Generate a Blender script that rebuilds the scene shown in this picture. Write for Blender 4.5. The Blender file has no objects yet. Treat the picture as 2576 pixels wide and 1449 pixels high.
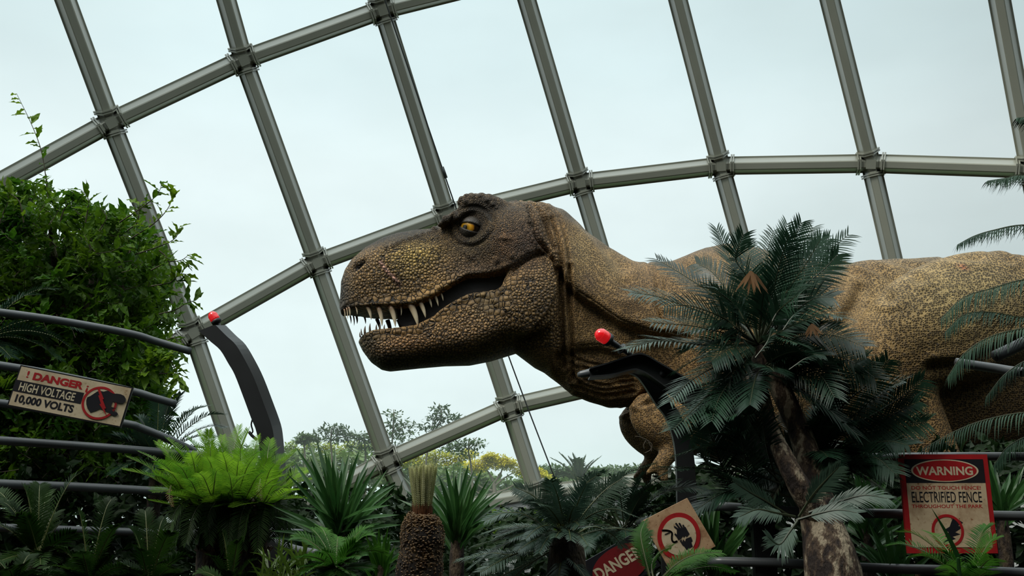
import bpy, bmesh, math, random
import numpy as np
from mathutils import Vector, Matrix, noise

SC = bpy.context.scene
COL = SC.collection
F_PX, W_PX, H_PX = 2504.0, 2576.0, 1449.0
PITCH = math.radians(13.0)
CAM = Vector((0.0, 0.0, 1.6))
K = 1.25                       # one depth unit below is 1.25 m

# ---------------------------------------------------------------- camera
cam_data = bpy.data.cameras.new('camera')
cam_data.sensor_width = 36.0
cam_data.lens = F_PX / W_PX * 36.0
cam_data.clip_end = 2000
cam = bpy.data.objects.new('camera', cam_data)
COL.objects.link(cam)
cam.location = CAM
cam.rotation_euler = (math.pi / 2 + PITCH, 0, 0)
SC.camera = cam

# ---------------------------------------------------------------- exposure
SC.view_settings.view_transform = 'Standard'
SC.view_settings.look = 'None'
SC.view_settings.gamma = 1.0
SC.view_settings.exposure = 0.0
SC.cycles.use_denoising = True
SC.cycles.max_bounces = 6
SC.cycles.diffuse_bounces = 2
SC.cycles.glossy_bounces = 2
SC.cycles.transmission_bounces = 3
SC.cycles.transparent_max_bounces = 12
SC.cycles.caustics_reflective = False
SC.cycles.caustics_refractive = False

# ---------------------------------------------------------------- overcast sky
wd = bpy.data.worlds.new('overcast_sky')
SC.world = wd
wd.use_nodes = True
nt = wd.node_tree
nt.nodes.clear()
out = nt.nodes.new('ShaderNodeOutputWorld')
bg = nt.nodes.new('ShaderNodeBackground')
nt.links.new(bg.outputs[0], out.inputs[0])
tc = nt.nodes.new('ShaderNodeTexCoord')
sep = nt.nodes.new('ShaderNodeSeparateXYZ')
nt.links.new(tc.outputs['Generated'], sep.inputs[0])
ramp = nt.nodes.new('ShaderNodeValToRGB')       # by height above the horizon
mr = nt.nodes.new('ShaderNodeMapRange')
mr.inputs['From Min'].default_value = -0.2
mr.inputs['From Max'].default_value = 1.0
nt.links.new(sep.outputs['Z'], mr.inputs['Value'])
nt.links.new(mr.outputs[0], ramp.inputs[0])
e = ramp.color_ramp.elements
e[0].position = 0.0; e[0].color = (0.10, 0.12, 0.10, 1)
e[1].position = 1.0; e[1].color = (2.35, 2.55, 2.55, 1)
for p, c in ((0.155, (0.16, 0.18, 0.16)), (0.175, (0.73, 0.87, 0.85)), (0.24, (0.76, 0.86, 0.87)),
             (0.34, (0.75, 0.845, 0.86)), (0.44, (0.76, 0.85, 0.87)), (0.52, (0.67, 0.79, 0.82)),
             (0.60, (0.62, 0.74, 0.77)), (0.72, (1.45, 1.6, 1.62))):
    n = e.new(p); n.color = (*c, 1)
# broad soft clouds
nz = nt.nodes.new('ShaderNodeTexNoise')
nz.inputs['Scale'].default_value = 3.1
nz.inputs['Detail'].default_value = 4
nz.inputs['Roughness'].default_value = 0.5
mp = nt.nodes.new('ShaderNodeMapping')
mp.inputs['Scale'].default_value = (1.0, 1.0, 2.4)
mp.inputs['Location'].default_value = (0.35, 0.1, 0.2)
nt.links.new(tc.outputs['Generated'], mp.inputs[0])
nt.links.new(mp.outputs[0], nz.inputs['Vector'])
cr = nt.nodes.new('ShaderNodeMapRange')
cr.inputs['From Min'].default_value = 0.3
cr.inputs['From Max'].default_value = 0.7
cr.inputs['To Min'].default_value = 0.90
cr.inputs['To Max'].default_value = 1.05
nt.links.new(nz.outputs['Fac'], cr.inputs['Value'])
# the veiled sun brightens one part of the cloud
dotn = nt.nodes.new('ShaderNodeVectorMath'); dotn.operation = 'DOT_PRODUCT'
sd = Vector((-0.15, 1.0, 0.40)).normalized()
dotn.inputs[1].default_value = sd
nt.links.new(tc.outputs['Generated'], dotn.inputs[0])
gl = nt.nodes.new('ShaderNodeMapRange')
gl.inputs['From Min'].default_value = 0.80
gl.inputs['From Max'].default_value = 1.0
gl.inputs['To Min'].default_value = 0.84
gl.inputs['To Max'].default_value = 1.20
gl.interpolation_type = 'SMOOTHSTEP'
nt.links.new(dotn.outputs['Value'], gl.inputs['Value'])
m1 = nt.nodes.new('ShaderNodeMath'); m1.operation = 'MULTIPLY'
nt.links.new(cr.outputs[0], m1.inputs[0]); nt.links.new(gl.outputs[0], m1.inputs[1])
vm = nt.nodes.new('ShaderNodeVectorMath'); vm.operation = 'SCALE'
nt.links.new(ramp.outputs[0], vm.inputs[0]); nt.links.new(m1.outputs[0], vm.inputs['Scale'])
nt.links.new(vm.outputs[0], bg.inputs['Color'])
bg.inputs['Strength'].default_value = 1.0

# soft sun behind the cloud, high on the left in front of the viewer
sun_data = bpy.data.lights.new('veiled_sun', 'SUN')
sun_data.energy = 2.3
sun_data.angle = math.radians(25)
sun_data.color = (1.0, 0.96, 0.88)
sun = bpy.data.objects.new('veiled_sun', sun_data)
COL.objects.link(sun)
SUN_DIR = Vector((-0.60, -0.48, 1.0)).normalized()
sun.rotation_euler = SUN_DIR.to_track_quat('Z', 'Y').to_euler()
sun.location = (-6, -4, 14)

# ---------------------------------------------------------------- helpers
FW = Vector((0, math.cos(PITCH), math.sin(PITCH)))
UP = Vector((0, -math.sin(PITCH), math.cos(PITCH)))
RT = Vector((1, 0, 0))

def ray(px, py):
    return FW + RT * ((px - W_PX / 2) / F_PX) + UP * ((H_PX / 2 - py) / F_PX)

def at(px, py, Y):
    r = ray(px, py)
    return CAM + r * (Y * K / r.y)

def mpx(n, Y):                 # length of n pixels at depth Y, in metres
    return n * Y * K / F_PX

def ground_z():
    return 0.55

def link(o):
    COL.objects.link(o); return o

def tag(o, label=None, cat=None, group=None, kind=None):
    if label: o['label'] = label
    if cat: o['category'] = cat
    if group: o['group'] = group
    if kind: o['kind'] = kind
    return o

def empty(name, loc, label, cat, group=None):
    o = bpy.data.objects.new(name, None)
    o.empty_display_size = 0.1
    o.location = loc
    link(o)
    return tag(o, label, cat, group)

class MB:
    """collects vertices and faces of one mesh"""
    def __init__(s):
        s.v = []; s.f = []; s.m = []
    def add(s, vs, fs, mi=0):
        b = len(s.v)
        s.v.extend([tuple(x) for x in vs])
        for f in fs:
            s.f.append(tuple(b + i for i in f)); s.m.append(mi)
    def quadstrip(s, A, B, mi=0):
        vs = []
        for a, b in zip(A, B): vs += [a, b]
        s.add(vs, [(2*i, 2*i+1, 2*i+3, 2*i+2) for i in range(len(A)-1)], mi)
    def tube(s, pts, radii, n=8, mi=0, cap=True, squash=None):
        pts = [Vector(p) for p in pts]
        if not hasattr(radii, '__len__'): radii = [radii] * len(pts)
        rings = []
        t0 = (pts[1] - pts[0]).normalized()
        ref = Vector((0, 0, 1)) if abs(t0.z) < 0.9 else Vector((1, 0, 0))
        a = t0.cross(ref).normalized()
        for i, p in enumerate(pts):
            if i == 0: t = pts[1] - pts[0]
            elif i == len(pts) - 1: t = pts[-1] - pts[-2]
            else: t = (pts[i+1] - pts[i]).normalized() + (pts[i] - pts[i-1]).normalized()
            t = t.normalized()
            a = (a - t * a.dot(t)).normalized()
            b = t.cross(a)
            q = squash or (1, 1)
            rings.append([p + (a * math.cos(2*math.pi*k/n) * q[0] + b * math.sin(2*math.pi*k/n) * q[1]) * radii[i] for k in range(n)])
        vs = [v for r in rings for v in r]
        fs = [(i*n+k, i*n+(k+1) % n, (i+1)*n+(k+1) % n, (i+1)*n+k) for i in range(len(pts)-1) for k in range(n)]
        if cap:
            fs.append(tuple(range(n-1, -1, -1)))
            fs.append(tuple((len(pts)-1)*n + k for k in range(n)))
        s.add(vs, fs, mi)
    def box(s, c, x, y, z, mi=0):
        """box at c with half-axes x, y, z (vectors)"""
        c, x, y, z = Vector(c), Vector(x), Vector(y), Vector(z)
        vs = [c + x*i + y*j + z*k for i in (-1, 1) for j in (-1, 1) for k in (-1, 1)]
        s.add(vs, [(0,1,3,2), (4,6,7,5), (0,4,5,1), (2,3,7,6), (0,2,6,4), (1,5,7,3)], mi)
    def prism(s, A, B, mi=0, cap=True):
        """loft between two equal rings"""
        n = len(A)
        fs = [(k, (k+1) % n, n+(k+1) % n, n+k) for k in range(n)]
        if cap: fs += [tuple(range(n-1, -1, -1)), tuple(range(n, 2*n))]
        s.add(list(A) + list(B), fs, mi)
    def build(s, name, mats, parent=None, smooth=False, origin=None):
        me = bpy.data.meshes.new(name)
        o = bpy.data.objects.new(name, me)
        org = Vector(origin) if origin is not None else (Vector(parent.matrix_basis.translation) if parent else Vector((0, 0, 0)))
        if parent is not None and parent.parent is not None: org = org + Vector(parent.parent.matrix_basis.translation)
        V = np.array(s.v, dtype=np.float32).reshape(-1, 3) - np.array(org, dtype=np.float32)
        me.from_pydata(V.tolist(), [], s.f)
        if not isinstance(mats, (list, tuple)): mats = [mats]
        for m in mats: me.materials.append(m)
        if len(mats) > 1: me.polygons.foreach_set('material_index', s.m)
        if smooth: me.polygons.foreach_set('use_smooth', [True] * len(s.f))
        me.update()
        link(o)
        if parent is not None: o.parent = parent
        else: o.location = org
        return o

def catmull(P, n):
    P = [Vector(p) for p in P]
    if len(P) == 2: return [P[0].lerp(P[1], i/(n-1)) for i in range(n)]
    Q = [P[0]*2 - P[1]] + P + [P[-1]*2 - P[-2]]
    res = []
    segs = len(P) - 1
    for i in range(n):
        u = i / (n-1) * segs
        k = min(int(u), segs-1); t = u - k
        p0, p1, p2, p3 = Q[k], Q[k+1], Q[k+2], Q[k+3]
        res.append(0.5*((2*p1) + (p2-p0)*t + (2*p0-5*p1+4*p2-p3)*t*t + (3*p1-p0-3*p2+p3)*t*t*t))
    return res

# ---------------------------------------------------------------- materials
def newmat(name):
    m = bpy.data.materials.new(name); m.use_nodes = True
    n = m.node_tree; n.nodes.clear()
    o = n.nodes.new('ShaderNodeOutputMaterial')
    return m, n, o

def N(nt, typ, **kw):
    n = nt.nodes.new(typ)
    for k, v in kw.items():
        if k in n.inputs: n.inputs[k].default_value = v
        else: setattr(n, k, v)
    return n

def plain(name, col, rough=0.5, metal=0.0, noise_amt=0.0, noise_scale=20, bump=0.0, col2=None, spec=0.5):
    m, n, o = newmat(name)
    b = N(n, 'ShaderNodeBsdfPrincipled')
    b.inputs['Base Color'].default_value = (*col, 1)
    b.inputs['Roughness'].default_value = rough
    b.inputs['Metallic'].default_value = metal
    b.inputs['Specular IOR Level'].default_value = spec
    n.links.new(b.outputs[0], o.inputs[0])
    if noise_amt or col2 or bump:
        t = N(n, 'ShaderNodeTexCoord')
        z = N(n, 'ShaderNodeTexNoise'); z.inputs['Scale'].default_value = noise_scale; z.inputs['Detail'].default_value = 5
        n.links.new(t.outputs['Object'], z.inputs['Vector'])
        r = N(n, 'ShaderNodeValToRGB')
        r.color_ramp.elements[0].position = 0.35; r.color_ramp.elements[1].position = 0.7
        c2 = col2 or tuple(c * (1 - noise_amt) for c in col)
        r.color_ramp.elements[0].color = (*c2, 1); r.color_ramp.elements[1].color = (*col, 1)
        n.links.new(z.outputs['Fac'], r.inputs[0]); n.links.new(r.outputs[0], b.inputs['Base Color'])
        if bump:
            bp = N(n, 'ShaderNodeBump'); bp.inputs['Strength'].default_value = bump; bp.inputs['Distance'].default_value = 0.01
            n.links.new(z.outputs['Fac'], bp.inputs['Height']); n.links.new(bp.outputs[0], b.inputs['Normal'])
    return m

def leafmat(name, col, col2, trans=0.3, rough=0.45, scale=4.0, tcol=None, spec=0.5):
    m, n, o = newmat(name)
    b = N(n, 'ShaderNodeBsdfPrincipled'); b.inputs['Roughness'].default_value = rough
    b.inputs['Specular IOR Level'].default_value = spec
    tr = N(n, 'ShaderNodeBsdfTranslucent')
    mx = N(n, 'ShaderNodeMixShader'); mx.inputs[0].default_value = trans
    t = N(n, 'ShaderNodeTexCoord'); z = N(n, 'ShaderNodeTexNoise')
    z.inputs['Scale'].default_value = scale; z.inputs['Detail'].default_value = 3
    oi = N(n, 'ShaderNodeObjectInfo')
    ad = N(n, 'ShaderNodeMath', operation='MULTIPLY_ADD')
    ad.inputs[1].default_value = 0.4
    n.links.new(oi.outputs['Random'], ad.inputs[0])
    n.links.new(t.outputs['Object'], z.inputs['Vector'])
    sb = N(n, 'ShaderNodeMath', operation='SUBTRACT'); sb.inputs[1].default_value = 0.2
    n.links.new(z.outputs['Fac'], sb.inputs[0])
    n.links.new(sb.outputs[0], ad.inputs[2])
    r = N(n, 'ShaderNodeValToRGB')
    r.color_ramp.elements[0].position = 0.25; r.color_ramp.elements[1].position = 0.75
    r.color_ramp.elements[0].color = (*col, 1); r.color_ramp.elements[1].color = (*col2, 1)
    n.links.new(ad.outputs[0], r.inputs[0])
    n.links.new(r.outputs[0], b.inputs['Base Color'])
    if tcol:
        tr.inputs['Color'].default_value = (*tcol, 1)
    else:
        n.links.new(r.outputs[0], tr.inputs['Color'])
    n.links.new(b.outputs[0], mx.inputs[1]); n.links.new(tr.outputs[0], mx.inputs[2])
    n.links.new(mx.outputs[0], o.inputs[0])
    return m

M = {}
M['steel'] = plain('painted_steel', (0.42, 0.43, 0.35), 0.35, 0.0, 0.14, 0.8)
M['dark_metal'] = plain('dark_metal', (0.012, 0.0135, 0.014), 0.42, 0.0, 0.3, 6)
M['rail'] = plain('rail_grey', (0.085, 0.095, 0.10), 0.35, 0.0, 0.25, 3)
M['black'] = plain('black_paint', (0.006, 0.006, 0.007), 0.5)
M['concrete'] = plain('pale_kerb', (0.46, 0.48, 0.46), 0.6, 0, 0.12, 2)
M['soil'] = plain('soil', (0.02, 0.016, 0.011), 0.95, 0, 0.5, 8, 0.6)
M['floorm'] = plain('floor_stone', (0.10, 0.10, 0.095), 0.6, 0, 0.3, 3)
M['blockerm'] = plain('dark_blocker', (0.05, 0.055, 0.05), 0.8, 0, 0.3, 1)
M['cable'] = plain('steel_cable', (0.10, 0.11, 0.11), 0.4, 0.6)
# ================================================================ setting
def glassmat():
    m, n, o = newmat('dome_glass')
    tr = N(n, 'ShaderNodeBsdfTransparent'); tr.inputs['Color'].default_value = (0.95, 0.985, 0.975, 1)
    gl = N(n, 'ShaderNodeBsdfGlossy'); gl.inputs['Roughness'].default_value = 0.03
    du = N(n, 'ShaderNodeBsdfTranslucent'); du.inputs['Color'].default_value = (0.9, 0.95, 0.93, 1)
    t = N(n, 'ShaderNodeTexCoord'); z = N(n, 'ShaderNodeTexNoise'); z.inputs['Scale'].default_value = 0.9; z.inputs['Detail'].default_value = 6
    n.links.new(t.outputs['Object'], z.inputs['Vector'])
    mr = N(n, 'ShaderNodeMapRange'); mr.inputs['From Min'].default_value = 0.3; mr.inputs['From Max'].default_value = 0.75
    mr.inputs['To Min'].default_value = 0.04; mr.inputs['To Max'].default_value = 0.13
    n.links.new(z.outputs['Fac'], mr.inputs['Value'])
    m1 = N(n, 'ShaderNodeMixShader'); m2 = N(n, 'ShaderNodeMixShader')
    n.links.new(mr.outputs[0], m1.inputs[0]); n.links.new(tr.outputs[0], m1.inputs[1]); n.links.new(du.outputs[0], m1.inputs[2])
    lw = N(n, 'ShaderNodeFresnel'); lw.inputs['IOR'].default_value = 1.25
    n.links.new(lw.outputs[0], m2.inputs[0]); n.links.new(m1.outputs[0], m2.inputs[1]); n.links.new(gl.outputs[0], m2.inputs[2])
    n.links.new(m2.outputs[0], o.inputs[0])
    return m
M['glass'] = glassmat()

def struct(mb, name, mat, smooth=False, label=None):
    o = mb.build(name, mat, None, smooth)
    o['kind'] = 'structure'
    if label: o['label'] = label
    return o

# floor of the visitor path, the raised planting bed and the ground outside
mb = MB(); mb.box((0, -2.2, -0.05), (16, 0, 0), (0, 5.0, 0), (0, 0, 0.05)); struct(mb, 'floor', M['floorm'])
mb = MB()
mb.box((0, 10.4, 0.25), (19, 0, 0), (0, 7.6, 0), (0, 0, 0.3)); struct(mb, 'ground', M['soil'])
mb = MB(); mb.box((0, -7.3, 6.0), (24, 0, 0), (0, 0.15, 0), (0, 0, 6.0)); struct(mb, 'light_blocker_back', M['blockerm'])  # unseen wall added behind the viewer, blocks sky light from the back
mb = MB(); mb.box((0, -2.2, 5.15), (9.5, 0, 0), (0, 5.1, 0), (0, 0, 0.15)); struct(mb, 'light_blocker_top', M['blockerm'])  # unseen roof slab added overhead, keeps sky light off the foreground
mb = MB(); mb.box((-9.3, -4.2, 2.6), (0.15, 0, 0), (0, 3.0, 0), (0, 0, 2.6)); struct(mb, 'light_blocker_left', M['blockerm'])  # short unseen wall added on the left, limits the side light
mb = MB(); mb.box((9.3, 1.4, 2.6), (0.15, 0, 0), (0, 8.6, 0), (0, 0, 2.6)); struct(mb, 'light_blocker_right', M['blockerm'])  # long unseen wall added to hold back light from the right
M['outgrass'] = plain('grass_outside', (0.10, 0.17, 0.04), 0.9, 0, 0.5, 0.3, 0, (0.05, 0.10, 0.03))
mb = MB(); mb.add([(-160, 18.3, -1.2), (160, 18.3, -1.2), (300, 400, -3.2), (-300, 400, -3.2)], [(0, 1, 2, 3)])
struct(mb, 'lawn', M['outgrass'])

# dome: nodes of the steel grid lie on one sphere
DC = Vector((0.5, 0.5, 1.0)); DR = 17.0
def on_dome(px, py, off=0.0):
    d = ray(px, py).normalized(); q = CAM - DC
    b = d.dot(q); c = q.dot(q) - (DR - off) ** 2
    return CAM + d * (-b + math.sqrt(b*b - c))

GRID = {
 'Z': [(-600, 90), (-250, -60), (101, -173), (475, -330), (815, -460), (1160, -560), (1560, -610), (1935, -640), (2395, -630), (2860, -610)],
 'A': [(-420, 690), (-58, 492), (278, 307), (612, 150), (962, 24), (1307, -62), (1679, -102), (2060, -110), (2497, -95), (2960, -70)],
 'B': [(-170, 1270), (170, 1040), (485, 836), (797, 660), (1124, 540), (1460, 459), (1813, 417), (2190, 411), (2592, 424), (3040, 450)],
 'C': [(-20, 1900), (330, 1600), (652, 1330), (974, 1158), (1281, 1023), (1607, 948), (1950, 915), (2306, 915), (2690, 930), (3130, 960)],
 'D': [(30, 2060), (380, 1730), (710, 1420), (1040, 1300), (1352, 1243), (1672, 1205), (2010, 1185), (2360, 1180), (2750, 1195), (3190, 1215)],
}
RN = 'ZABCD'
nodes = {(r, c): on_dome(*GRID[r][c]) for r in RN for c in range(10)}
centre = lambda p: (DC - p).normalized()       # towards the inside

# mullion section: narrow inner face, splayed sides, wide outer flange
SEC = [(-0.036, 0.24), (0.036, 0.24), (0.048, 0.225), (0.098, 0.045), (0.098, 0.03), (0.118, 0.03), (0.118, -0.02), (-0.118, -0.02), (-0.118, 0.03), (-0.098, 0.03), (-0.098, 0.045), (-0.048, 0.225)]
SEC = [(x*1.3, y*1.25 if y > 0 else y) for x, y in SEC]
def beam(mb, p, q, sec=SEC, a=0.0, b=0.0, s=1.0):
    d = (q - p).normalized()
    p2, q2 = p + d * a, q - d * b
    A = []; B = []
    for P, L in ((p2, A), (q2, B)):
        nrm = centre(P); nrm = (nrm - d * nrm.dot(d)).normalized()
        sd_ = d.cross(nrm).normalized()
        for x, y in sec: L.append(P + sd_ * x * s + nrm * y * (s if y > 0 else 1))
    mb.prism(A, B)
def plate(mb, p, q, dist, grow, th):
    d = (q - p).normalized(); P = p + d * dist
    beam(mb, P, P + d * th, [(-0.08, 0.325), (0.08, 0.325), (0.19, 0.04), (0.19, -0.03), (-0.19, -0.03), (-0.19, 0.04)], s=grow)

tn = 0
for c in range(10):
    mb = MB()
    for r0, r1 in zip(RN[:-1], RN[1:]): beam(mb, nodes[r0, c], nodes[r1, c], a=0.12, b=0.12)
    tn += 1; struct(mb, f'trim_{tn}', M['steel'], label='steel mullion of the glass dome running up the slope')
for r in 'ABCD':
    mb = MB()
    for c in range(9): beam(mb, nodes[r, c], nodes[r, c+1], a=0.12, b=0.12)
    tn += 1
    tr_ = struct(mb, f'trim_{tn}', M['steel'], label='steel ring beam of the glass dome')
    for c in range(10):
        mb = MB(); P = nodes[r, c]; nrm = centre(P)
        dirs = []
        for dr, dcn in ((0, 1), (0, -1), (1, 0), (-1, 0)):
            ri = RN.index(r) + dr
            if 0 <= ri < 5 and 0 <= c + dcn < 10: dirs.append(nodes[RN[ri], c + dcn])
        ux = (nodes[r, min(c+1, 9)] - nodes[r, max(c-1, 0)]).normalized(); uy = nrm.cross(ux).normalized()
        mb.box(P + nrm * 0.16, ux * 0.075, uy * 0.075, nrm * 0.165)
        for q in dirs:
            plate(mb, P, q, 0.17, 1.0, 0.022); plate(mb, P, q, 0.205, 1.0, 0.022)
            beam(mb, P, P + (q - P).normalized() * 0.15)
        mb.build('node_connector', M['steel'], tr_)
wn = 0
for ri in range(4):
    for c in range(9):
        a, b, d, e_ = nodes[RN[ri], c], nodes[RN[ri], c+1], nodes[RN[ri+1], c+1], nodes[RN[ri+1], c]
        mb = MB(); ins = -0.012
        mb.add([x + centre(x) * ins for x in (a, b, d, e_)], [(0, 1, 2), (0, 2, 3)])
        wn += 1; struct(mb, f'window_{wn}', M['glass'])
# kerb wall under the glass
mb = MB()
for c in range(9):
    a, b = nodes['D', c], nodes['D', c+1]
    ia, ib = centre(a), centre(b); ia.z = ib.z = 0; ia.normalize(); ib.normalize()
    for (o0, o1, zt, zb) in ((0.25, -0.25, -0.02, -0.22), (0.18, -0.2, -0.21, -4.0)):
        A = [a + ia*o0 + Vector((0, 0, zt)), a + ia*o1 + Vector((0, 0, zt)), a + ia*o1, a + ia*o0]
        B = [b + ib*o0 + Vector((0, 0, zt)), b + ib*o1 + Vector((0, 0, zt)), b + ib*o1, b + ib*o0]
        for L, base in ((A, a), (B, b)):
            for i in (2, 3): L[i].z = max(base.z + zb, 0.3)
        mb.prism(A, B)
struct(mb, 'baseboard_front', M['concrete'], label='pale kerb wall under the glass')
# ================================================================ tyrannosaur
DY = 7.0
def cdepth(u):                        # the body swings away behind the head (depth units)
    t = np.clip((np.asarray(u, dtype=float) - 1380) / 1200, 0, 1.6)
    return 0.55 * t

UPPER = [(868,680),(885,655),(920,625),(965,600),(1005,588),(1050,581),(1090,578),(1120,563),(1140,551),(1165,531),(1190,516),(1215,511),(1245,514),(1275,519),(1300,514),(1335,517),(1385,522),(1420,560),(1420,660),(1383,690),
         (1360,672),(1330,683),(1300,704),(1274,719),(1234,725),(1184,726),(1151,741),(1101,770),(1052,790),(1000,793),(940,793),(900,793),(872,797),(860,795),(854,775),(856,745),(858,710)]
UP_LIP = (18, 32)                     # indices of the lip stretch
JAW = [(901,861),(903,852),(916,844),(952,836),(1005,832),(1052,826),(1095,806),(1118,789),(1151,770),(1184,755),(1250,750),(1274,740),(1300,719),(1327,697),(1350,680),(1363,675),(1383,683),(1393,712),(1395,761),(1385,798),(1365,831),(1332,864),(1297,887),(1234,907),(1180,918),(1118,920),(1052,926),(979,934),(959,930),(933,912),(913,885)]
JAW_LIP = (1, 14)
TORSO = [(1290,516),(1335,517),(1380,521),(1415,532),(1445,555),(1470,580),(1500,602),(1530,627),(1560,647),(1590,661),(1620,666),(1680,664),(1720,649),(1770,627),(1820,619),(1880,624),(1960,645),(2060,666),(2130,665),(2200,656),(2270,655),(2330,650),(2400,653),(2440,665),(2490,688),(2530,702),(2590,722),(2700,768),(2850,840),(3000,905),(3160,955),(3160,985),(3000,1010),(2850,1060),(2700,1110),(2580,1140),(2420,1165),(2250,1180),(2060,1200),(1900,1190),(1780,1150),(1700,1090),(1620,1045),(1575,1024),(1533,1026),(1485,1012),(1437,993),(1412,971),(1369,937),(1345,925),(1297,889),(1270,800),(1260,650)]
GUM = [(1000,770),(1101,765),(1184,715),(1290,690),(1340,700),(1320,760),(1180,800),(1100,830),(1040,838),(1012,836)]

def resample(poly, step=6, closed=True):
    P = np.array(poly, float); n = len(P); out = []
    src = []
    for i in range(n if closed else n - 1):
        a, b = P[i], P[(i+1) % n]; L = np.hypot(*(b-a)); k = max(1, int(L/step))
        for j in range(k): out.append(a + (b-a)*j/k); src.append(i)
    if not closed: out.append(P[-1]); src.append(n-2)
    return np.array(out), np.array(src)

def seg_dist(U, V, poly, closed=True, sel=None):
    P = np.array(poly, float); n = len(P)
    D = np.full(U.shape, 1e9, np.float32)
    for i in (range(n if closed else n-1) if sel is None else sel):
        a, b = P[i], P[(i+1) % n]; d = b - a; L2 = d @ d + 1e-9
        t = np.clip(((U-a[0])*d[0] + (V-a[1])*d[1]) / L2, 0, 1)
        D = np.minimum(D, np.hypot(U-a[0]-t*d[0], V-a[1]-t*d[1]))
    return D

def inside(U, V, poly):
    P = np.array(poly, float); n = len(P); r = np.zeros(U.shape, bool)
    for i in range(n):
        x0, y0 = P[i]; x1, y1 = P[(i+1) % n]
        if y0 == y1: continue
        c = ((y0 > V) != (y1 > V)) & (U < (x1-x0)*(V-y0)/(y1-y0) + x0)
        r ^= c
    return r

def smooth_poly(poly, it=2):
    P = np.array(poly, float)
    for _ in range(it):
        Q = np.empty((len(P)*2, 2)); nx = np.roll(P, -1, 0)
        Q[0::2] = P*0.75 + nx*0.25; Q[1::2] = P*0.25 + nx*0.75
        P = Q
    return P

xs = np.concatenate([np.arange(838, 1440, 2.6), np.arange(1440, 1800, 5.0), np.arange(1800, 3180, 9.0)])
ys = np.concatenate([np.arange(492, 950, 2.6), np.arange(950, 1060, 4.0), np.arange(1060, 1300, 7.0), np.arange(1300, 1660, 12.0)])
zs = np.concatenate([np.arange(-345, -200, 9.0), np.arange(-200, 201, 5.0), np.arange(209, 346, 9.0)])
U2, V2 = np.meshgrid(xs, ys, indexing='ij')
U2 = U2.astype(np.float32); V2 = V2.astype(np.float32)

def interp_w(u, tab):
    return np.interp(u, [a for a, b in tab], [b for a, b in tab])

def profile(poly, W, R1, R2, lip, lipsharp=None):
    """returns 2-D terms: edge term e(u,v) and half width W"""
    n = len(poly)
    lipsel = [i for i in range(n) if lip and lip[0] <= i < lip[1]]
    rest = [i for i in range(n) if i not in lipsel]
    ins = inside(U2, V2, poly)
    d1 = seg_dist(U2, V2, poly, True, rest)
    dall = d1 if not lipsel else np.minimum(d1, seg_dist(U2, V2, poly, True, lipsel))
    s1 = np.where(ins, d1, -dall)
    e = np.clip(1 - s1 / R1, 0, 3) ** 2
    if lipsel:
        d2 = seg_dist(U2, V2, poly, True, lipsel)
        e = np.where(ins, e + np.clip(1 - d2 / R2, 0, 3) ** 2, np.maximum(1 + dall/ np.minimum(R1, R2), 1.0) ** 2)
    return e

def gauss2(cx, cy, sx, sy=None, ang=0):
    sy = sy or sx
    c, s = math.cos(ang), math.sin(ang)
    du, dv = U2 - cx, V2 - cy
    return np.exp(-(((du*c + dv*s)/sx)**2 + ((-du*s + dv*c)/sy)**2))

# --- head
Wu = interp_w(U2, [(850, 62), (900, 80), (980, 94), (1080, 100), (1150, 108), (1220, 128), (1300, 150), (1400, 158)]).astype(np.float32)
Wu = Wu - 26 * np.clip((640 - V2) / 120, 0, 1) * np.clip((1180 - U2) / 60, 0, 1)        # narrower along the top of the snout
R1u = interp_w(U2, [(850, 95), (1000, 80), (1150, 70), (1250, 95), (1400, 120)]).astype(np.float32)
eU = profile(UPPER, Wu, R1u, 11.0, UP_LIP)
Wj = interp_w(U2, [(900, 62), (960, 78), (1080, 96), (1200, 122), (1300, 146), (1400, 156)]).astype(np.float32)
eJ = profile(JAW, Wj, interp_w(U2, [(900, 45), (1100, 60), (1300, 70)]).astype(np.float32), 12.0, JAW_LIP)
# --- neck, trunk and tail
Wt = interp_w(U2, [(1280, 110), (1350, 132), (1420, 146), (1500, 152), (1600, 165), (1750, 195), (1950, 205), (2150, 182), (2400, 168), (2600, 160), (2800, 110), (3000, 55), (3160, 16)]).astype(np.float32)
FOLD = [(1404,700),(1418,738),(1440,765),(1480,792),(1540,835),(1610,862),(1700,880)]
FOLD2 = [(1415,895),(1460,889),(1500,889),(1545,902),(1575,930),(1610,960)]
below = np.clip((V2 - np.interp(U2, [p[0] for p in FOLD], [p[1] for p in FOLD])) / 10, 0, 1) * np.clip((U2 - 1385)/20, 0, 1) * np.clip((1720 - U2)/80, 0, 1)
Wt = Wt - 34 * below
below2 = np.clip((V2 - np.interp(U2, [p[0] for p in FOLD2], [p[1] for p in FOLD2])) / 10, 0, 1) * np.clip((U2 - 1385)/20, 0, 1) * np.clip((1640 - U2)/60, 0, 1)
Wt = Wt - 20 * below2
Rt = interp_w(U2, [(1280, 120), (1450, 165), (1600, 180), (1900, 235), (2300, 230), (2600, 190), (2900, 90), (3160, 14)]).astype(np.float32)
eT = profile(TORSO, Wt, Rt, 1, None)

NX, NY, NZ = len(xs), len(ys), len(zs)
Zg = zs.astype(np.float32)[None, None, :]
def body3(e, W, scale):
    return ((Zg / W[:, :, None]) ** 2 + e[:, :, None] - 1) * (scale * 0.5)

def smin(a, b, k):
    h = np.clip(0.5 + 0.5*(b-a)/k, 0, 1)
    return b + (a-b)*h - k*h*(1-h)

F = body3(eU, Wu, 80.0)
F = np.minimum(F, body3(eJ, Wj, 60.0))
F = smin(F, body3(eT, Wt, 150.0), 5.0)

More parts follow.
